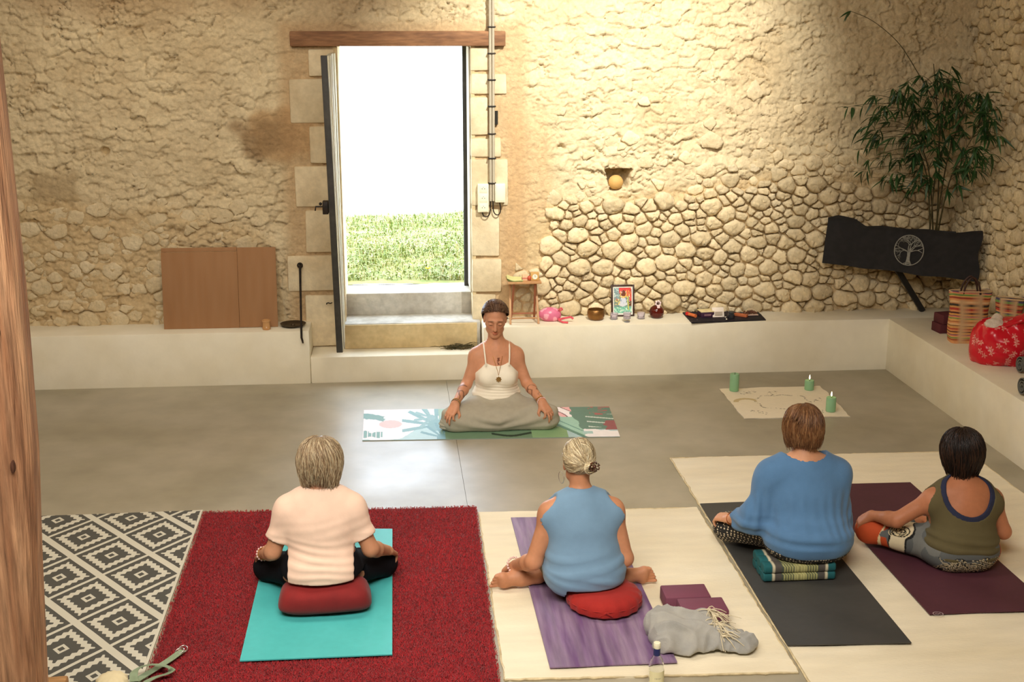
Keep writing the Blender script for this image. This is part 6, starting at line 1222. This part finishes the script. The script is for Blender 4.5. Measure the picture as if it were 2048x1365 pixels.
# ================= woman in the loose blue tunic (on the dark grey mat)
def tunic_lady():
    r = person(2.1, 6.08, 'woman in loose blue tunic with brown bob sitting on the dark grey mat')
    J = dict(pelvis=(2.098, 6.03, .195), chest=(2.092, 6.11, .46), neck=(2.094, 6.135, .612), f=1, w=(.190, .165, .172), dp=1.1,
             sh=[(1.918, 6.115, .535), (2.262, 6.115, .530)], el=[(1.815, 6.095, .300), (2.285, 6.11, .290)], wr=[(1.742, 6.27, .222), (2.335, 6.29, .20)],
             hip=[(2.0, 6.13, .20), (2.195, 6.13, .20)], kn=[(1.765, 6.37, .130), (2.365, 6.40, .115)], an=[(2.12, 6.55, .065), (2.0, 6.60, .060)])
    hc = V3(2.086, 6.165, .778); R = head_R((-.10, 1, -.12)); hd, T = head(hc, R, V3(*J['neck'])+V3(0, 0, -.03), 1.02); to, ar, le = torso(J), arms(J), legs(J)
    hands = hand(V3(*J['wr'][0]), (-.30, .45, -.10), (-.25, -.15, .95), 1, (.55, .65, .45))+hand(V3(*J['wr'][1]), (.15, .8, -.2), (.2, .25, .9), -1, (.45, .6, .4))
    feet = foot(V3(2.10, 6.56, .045), (1, .05, -.05), (0, .5, .8), 1.05, 1)+foot(V3(2.02, 6.61, .042), (-1, .05, -.05), (0, .5, .8), 1.05, -1)
    bx3 = ((1.815, 5.855, 0), (2.225, 6.10, .125)); cut = cmax(zmin(.0255), boxcut(*bx3))
    finish_body(r, to+ar+le+hands+feet+hd, .0058, sr(208, 152, 116), (hc, R, 1.02), cut=cut)
    sl = []; cl = []
    for s_, e_, w_, q in ((J['sh'][0], J['el'][0], J['wr'][0], -1), (J['sh'][1], J['el'][1], J['wr'][1], 1)):
        s_, e_, w_ = V3(*s_), V3(*e_), V3(*w_); cu = e_+(w_-e_)*.55
        sl += [(RC(s_, e_-V3(0, .01, .0), .060, .072), .06, 0, '+'), (RC(e_-V3(0, .01, .012), cu+(w_-e_)*.25, .072, .062), .04, 0, '+')]
        cl.append(plane(cu, w_-e_, (lambda q: lambda X, Y, Z: (X-2.095)*q > .235+0*Y+0*Z)(q)))
    base = infl(to, .024)+[(EL((2.105, 6.015, .225), (.232, .188, .115)), .07, 0, '+'), (EL((2.10, 6.09, .36), (.205, .15, .16)), .07, 0, '+')]+sl
    vf = lambda V, N: .0055*np.sin((V[:, 0]*1.0+.25*vn3(V*4, 3)*.2)*2*math.pi/.052+2.5*vn3(V*np.array([5, 5, 1.5]), 7))*sst(.22, .30, V[:, 2])*sst(.52, .42, V[:, 2])*np.clip(.25+2.2*np.abs(np.abs(V[:, 0]-2.095)-.0)-.12, 0, 1)
    cloth('tunic', base, .0065, r, M('blue_crepe', sr(82, 121, 160), .9, var=.04, bump=.3, bscale=200, sheen=.15),
          cmax(hemz(2.10, 0, .152, .3), neck_cut((2.094, 6.135, .645), (.118, .110, .096)), *cl),
          adds(vf, wr_fold((.06, 0), 2*math.pi/.075, .009, .22, .33, 5, sk=(1.4, 2, 4)), lump(.004, 10, 6)))
    lg = infl(legs(dict(J, an=[tuple(V3(*k)*.3+V3(*a)*.7) for k, a in zip(J['kn'], J['an'])]), (.100, .074, .070, .062)), .004)+[(EL((2.10, 6.01, .180), (.232, .178, .095)), .05, 0, '+')]
    m = bpy.data.materials.new('black_polka_dot'); m.use_nodes = True; nt = m.node_tree; p = nt.nodes['Principled BSDF']; p.inputs['Roughness'].default_value = .85
    tc = _nd(nt, 'ShaderNodeTexCoord'); vo = _nd(nt, 'ShaderNodeTexVoronoi', feature='F1'); vo.inputs['Scale'].default_value = 66; vo.inputs['Randomness'].default_value = .25
    cr = _nd(nt, 'ShaderNodeValToRGB'); cr.color_ramp.elements[0].position = .30; cr.color_ramp.elements[0].color = (*sr(206, 190, 160), 1); cr.color_ramp.elements[1].position = .36; cr.color_ramp.elements[1].color = (.012, .011, .011, 1)
    nt.links.new(tc.outputs['Object'], vo.inputs['Vector']); nt.links.new(vo.outputs['Distance'], cr.inputs[0]); nt.links.new(cr.outputs[0], p.inputs['Base Color'])
    cloth('trousers', infl(to, .006)+lg, .0075, r, m, cmax(zmin(.0265), boxcut(*bx3), lambda X, Y, Z: Z-.30+0*X+0*Y), lump(.003, 16, 4))
    bob(r, hc, R, 1.02, .128, .101, .110, -.098, [sr(124, 84, 52), sr(96, 62, 38), sr(150, 110, 72), sr(112, 72, 42)], 2400, part=(-.3, 0), seed=9, face=.85, flip=.02, tuck=.24, rag=.02, wave=.004)
    w = V3(*J['wr'][0]); ringt(r, w+V3(.01, -.012, .002), w-V3(*J['el'][0]), .034, .003, M('copper', sr(170, 104, 60), .3, metal=.9), 'bracelet')
# ================= dark-haired woman in the olive top (on the burgundy mat)
def olive_lady():
    r = person(2.96, 6.02, 'dark-haired woman in olive tank top and patterned trousers on the burgundy mat')
    J = dict(pelvis=(2.945, 6.02, .125), chest=(2.958, 6.055, .325), neck=(2.965, 6.095, .455), f=1, w=(.180, .146, .146), dp=1.0,
             sh=[(2.795, 6.06, .385), (3.118, 6.06, .378)], el=[(2.618, 6.10, .252), (3.195, 6.04, .190)], wr=[(2.535, 6.24, .225), (3.245, 6.26, .165)],
             hip=[(2.855, 6.06, .12), (3.04, 6.06, .12)], kn=[(2.545, 6.28, .125), (3.25, 6.32, .100)], an=[(2.90, 6.47, .06), (3.02, 6.50, .06)])
    hc = V3(2.958, 6.13, .632); R = head_R((-.16, 1, -.10)); hd, T = head(hc, R, V3(*J['neck'])+V3(0, 0, -.03), 1.0); to, ar, le = torso(J), arms(J, (.048, .040, .036, .026)), legs(J)
    hands = hand(V3(*J['wr'][0]), (-.40, .35, -.42), (-.55, -.1, .8), 1, (.45, .55, .4))+hand(V3(*J['wr'][1]), (.35, .7, -.35), (.3, .25, .9), -1, (.45, .6, .4))
    feet = foot(V3(2.93, 6.50, .045), (1, .0, -.05), (0, .5, .8), 1, 1)+foot(V3(2.98, 6.54, .042), (-1, .0, -.05), (0, .5, .8), 1, -1)
    finish_body(r, to+ar+le+hands+feet+hd, .0058, sr(180, 118, 84), (hc, R, 1), cut=zmin(.0255))
    def arm(off, rr):
        o = []
        for s_, q in ((J['sh'][0], -1), (J['sh'][1], 1)):
            s_ = V3(*s_); e = RC(s_+V3(q*off, 0, .12), s_+V3(q*(off+.006), .01, -.12), rr, rr); o.append((lambda e: lambda X, Y, Z: -e.d(X, Y, Z))(e))
        return o
    cloth('tank_top', infl(to, .012)+[(EL((2.945, 6.02, .16), (.182, .138, .10)), .05, 0, '+')], .0058, r, M('olive_jersey', sr(92, 82, 52), .9, var=.04, bump=.12, bscale=240),
          cmax(hemz(2.945, 0, .070, .9), neck_cut((2.960, 5.99, .452), (.146, .14, .172)), *arm(.058, .062)),
          adds(wr_fold((.06, 0), 2*math.pi/.046, .0045, .09, .24, 6, sk=(2, 2, 4)), lump(.0025, 14, 2)))
    cloth('under_top', infl(to, .009), .0055, r, M('navy_jersey', sr(36, 40, 66), .85, var=.05), cmax(hemz(2.945, 0, .2, 0), neck_cut((2.960, 5.985, .455), (.122, .13, .142)), *arm(.056, .064)))
    def pattern(V):
        n = vn3(V*7.5, 21); n2 = vn3(V*19, 22); n3 = vn3(V*4.2, 27); col = np.tile(sr(92, 94, 92), (len(V), 1)); col[n2 > .35] = sr(116, 116, 110)
        org = (n+.9*n3 > .42); col[org] = sr(186, 74, 30); col[org & (np.abs(n2) < .10)] = sr(222, 196, 150)
        kn = np.minimum(np.linalg.norm(V-V3(*J['kn'][0]), axis=1), np.linalg.norm(V-V3(*J['kn'][1]), axis=1)); o2 = kn < .135+.04*n2; col[o2] = sr(184, 72, 30); col[o2 & (np.abs(n) < .06)] = sr(220, 196, 150)
        rib = np.abs(kn-.19-.03*n2-.02*n); col[rib < .042] = sr(222, 206, 170); col[(rib < .05) & (rib > .040)] = sr(20, 18, 18)
        for k in range(7):    # curling tendrils, black with a pale rim
            q = np.random.default_rng(50+k); cc = V3(2.945+(k-2)*.075, 5.87, .055+.025*(k % 2)) if k < 5 else V3(*J['kn'][0])*.62+V3(*J['hip'][0])*.38+V3(.02*k-.12, -.05, .04)
            d = V-cc; rr = np.hypot(d[:, 0], d[:, 2]*1.1+d[:, 1]*.6); th = np.arctan2(d[:, 2], d[:, 0]); s_ = np.abs(((rr-.0085*th/math.pi*(1 if k % 2 else -1)+.05) % .019)-.0095)
            m = rr < .042; col[m & (s_ < .0062)] = sr(226, 206, 160); col[m & (s_ < .0036)] = sr(16, 14, 14)
        bd = sst(.02, .12, V[:, 2]-.0)*0+1; w_ = np.abs(((V[:, 2]+.25*np.abs(V[:, 0]-2.945)+.015*n2+.03*n) % .022)-.011); hip = (V[:, 2] < .12) & (V[:, 1] < 6.0) & (n3 > -.25) & (np.linalg.norm(V-V3(*J['kn'][0]), axis=1) > .32); col[hip & (w_ < .0052)] = sr(222, 204, 164); col[hip & (w_ < .0030)] = sr(18, 16, 15)
        return col
    lg = [(RC(h_, k_, .098, .070), .05, 0, '+') for h_, k_ in zip(J['hip'], J['kn'])]+[(RC(k_, V3(*k_)*.25+V3(*a_)*.75, .070, .062), .04, 0, '+') for k_, a_ in zip(J['kn'], J['an'])]+[(EL((2.945, 6.02, .105), (.212, .165, .105)), .05, 0, '+')]
    cloth('trousers', infl(to, .006)+lg, .0048, r, M('printed_cotton', attr=True, rough=.85, var=.06), cmax(zmin(.0265), lambda X, Y, Z: Z-.25+0*X+0*Y), lump(.003, 15, 3), pattern)
    bob(r, hc, R, 1.0, .130, .106, .118, -.140, [sr(30, 20, 15), sr(46, 30, 21), sr(22, 15, 12), sr(60, 38, 26)], 2400, part=(.2, 0), seed=12, face=.70, flip=-.02, tuck=.52, rag=.045, wave=.005)
# ================= the teacher, facing the group
def teacher():
    r = person(.645, 8.78, 'woman facing the group in white strappy top and grey trousers, eyes lowered')
    J = dict(pelvis=(.645, 8.80, .135), chest=(.645, 8.775, .39), neck=(.645, 8.775, .572), f=-1, w=(.170, .128, .138), dp=.95, bust=True,
             sh=[(.505, 8.785, .500), (.785, 8.785, .500)], el=[(.424, 8.745, .290), (.866, 8.745, .290)], wr=[(.330, 8.518, .212), (.955, 8.518, .212)],
             hip=[(.56, 8.76, .12), (.73, 8.76, .12)], kn=[(.335, 8.57, .088), (.98, 8.57, .088)], an=[(.68, 8.58, .06), (.60, 8.61, .06)])
    hc = V3(.635, 8.745, .780); R = head_R((-.05, -1, -.24), (.03, 0, 1)); hd, T = head(hc, R, V3(*J['neck'])+V3(0, 0, -.03), 1.05); to, ar, le = torso(J), arms(J, (.046, .038, .034, .025)), legs(J)
    hands = hand(V3(*J['wr'][0]), (-.42, -.55, -.62), (-.25, -.62, .74), -1, (.30, .42, .32), spread=.10, pinch=True)+hand(V3(*J['wr'][1]), (.42, -.55, -.62), (.25, -.62, .74), 1, (.30, .42, .32), spread=.10, pinch=True)
    feet = foot(V3(.70, 8.60, .045), (1, .0, -.1), (0, -.5, .8), 1, 1)+foot(V3(.58, 8.63, .042), (-1, .0, -.1), (0, -.5, .8), 1, -1)
    def marks(V, col):     # tattoos on both forearms and a small one on the breastbone
        for e_, w_ in zip(J['el'], J['wr']):
            e_, w_ = V3(*e_), V3(*w_); t = (V-e_)@(w_-e_)/((w_-e_)@(w_-e_)); near = np.linalg.norm(V-(e_+np.outer(t, w_-e_)), axis=1) < .055
            m = near & (t > .25) & (t < .85) & (np.abs(vn3(V*28, 4)) < .16+.1*vn3(V*9, 5)); col[m] = col[m]*np.array([.42, .40, .42])
        d = V-V3(.655, 8.66, .475); m = (np.abs(d[:, 0]) < .010+.004*np.sin(d[:, 2]*400)) & (np.abs(d[:, 2]) < .026) & (d[:, 1] < .03) & (vn3(V*130, 6) > -.1); col[m] = sr(120, 66, 44)
        return col
    finish_body(r, to+ar+le+hands+feet+hd, .0046, sr(206, 148, 114), (hc, R, 1.05), marks, cut=zmin(.0075))
    m_top = M('white_jersey', sr(250, 240, 218), .85, var=.02, bump=.1, bscale=260, sheen=.1)
    arm = []
    for s_, q in ((J['sh'][0], -1), (J['sh'][1], 1)):
        s_ = V3(*s_); e = RC(s_+V3(q*.02, 0, .10), s_+V3(q*.045, 0, -.07), .062, .056); arm.append((lambda e: lambda X, Y, Z: -e.d(X, Y, Z))(e))
    cloth('camisole', infl(to, .008)+[(EL((.645, 8.79, .185), (.165, .125, .10)), .04, 0, '+')], .0048, r, m_top,
          cmax(hemz(.645, 0, .155, 1.4), lambda X, Y, Z: Z-np.where(np.abs(X-.645) < .082, .442+3.2*(X-.645)**2, .4635-1.1*(np.abs(X-.645)-.082))-.10*np.clip(8.78-Y, -.05, 0)+0*Y, *arm),
          adds(wr_fold((0, 0), 2*math.pi/.024, .0024, .16, .31, 7, sk=(1.2, 2, 5)), lump(.0015, 18, 3)))
    N_ = V3(*J['neck'])
    for q in (-1, 1):
        P = [V3(.645+q*.083, 8.652, .452), V3(.645+q*.088, 8.666, .508), V3(.645+q*.092, 8.712, .566), V3(.645+q*.093, 8.775, .594), V3(.645+q*.094, 8.838, .574), V3(.645+q*.094, 8.885, .44)]
        t = np.linspace(0, 5, 26); P = np.array(P); P = np.stack([np.interp(t, range(6), P[:, i]) for i in range(3)], 1)
        MB().tube(P, .0055, 6).build('strap', m_top, r, loc=r.location)
    lg = [(RC(h_, V3(*k_)+V3(0, 0, .0), .105, .086), .10, 0, '+') for h_, k_ in zip(J['hip'], J['kn'])]+[(RC(V3(*k_)+V3(0, .0, -.01), V3(*a_)*.7+V3(*k_)*.3, .086, .076), .08, 0, '+') for k_, a_ in zip(J['kn'], J['an'])]
    lg += [(EL((.645, 8.59, .075), (.32, .125, .078)), .09, 0, '+'), (EL((.645, 8.79, .115), (.19, .15, .105)), .07, 0, '+')]
    def pf(V, N):
        x = (V[:, 0]-.645); a = np.abs(x); return .007*np.sin((V[:, 2]*1.0-.30*a+.03*vn3(V*5, 2))*2*math.pi/.085)*sst(.02, .06, V[:, 2])*(.4+.6*np.clip(vn3(V*np.array([4, 4, 8]), 6)+.4, 0, 1))+.004*vn3(V*13, 9)
    cloth('trousers', lg, .0062, r, M('grey_linen', sr(172, 164, 144), .9, var=.05, bump=.25, bscale=260), zmin(.0085), pf, floor=.0085)
    for q in (-1, 1):   # gathered ankle cuffs at either knee
        c = V3(.645+q*.385, 8.56, .05)
        pr = [(EL(c, (.045, .055, .045)), .02, 0, '+')]; cloth('trouser_cuff', pr, .006, r, MATS['grey_linen'], zmin(.0085), folds=lambda V, N: .004*np.sin(V[:, 2]*260), floor=.0085)
    swept(r, hc, R, 1.05, (-.25, -.85, -.55), [sr(88, 58, 40), sr(66, 42, 30), sr(112, 80, 58), sr(130, 102, 78)], 2600, seed=3, front=.66, part=.15, top=.094, vol=1.10)
    Rn = lambda *p: hc+R@np.array(p)
    k = MB(); kc = [V3(.645+.062*math.sin(a), 8.735-.05*math.cos(a)*1.0, .545+.02*abs(math.sin(a))) for a in np.linspace(-1.4, 1.4, 15)]
    path = [V3(.600, 8.735, .545), V3(.615, 8.688, .505), V3(.632, 8.664, .455), V3(.646, 8.652, .405), V3(.652, 8.650, .372)]
    pa2 = [V3(.692, 8.735, .545), V3(.682, 8.688, .505), V3(.668, 8.664, .455), V3(.657, 8.652, .405), V3(.652, 8.650, .372)]
    nk = MB().tube(path, .0016, 5).tube(pa2, .0016, 5).build('necklace', GOLD, r, loc=r.location)
    pd = MB().lathe([(.0, -.004), (.014, -.004), (.017, 0), (.014, .004), (.0, .004)], (.652, 8.640, .352), 16, axis=(0, -1, .15))
    for i in range(8): a = i*math.pi/4; pd.sphere((.652+.018*math.cos(a), 8.639, .352+.018*math.sin(a)), .004, 6, 4)
    o = pd.build('pendant', M('brass_pendant', sr(150, 116, 62), .4, metal=.7), r, loc=r.location)
    for (e_, w_, q) in ((J['el'][0], J['wr'][0], 0), (J['el'][1], J['wr'][1], 1)):
        w = V3(*w_); ax = w-V3(*e_); beads(r, w-unit(ax)*.012, ax, .031, .0055, 16, PEARL if q else M('wood_bead', sr(150, 120, 84), .5)); ringt(r, w-unit(ax)*.028, ax, .030, .003, GOLD, 'bangle')
pink_lady(); tank_lady(); tunic_lady(); olive_lady(); teacher()
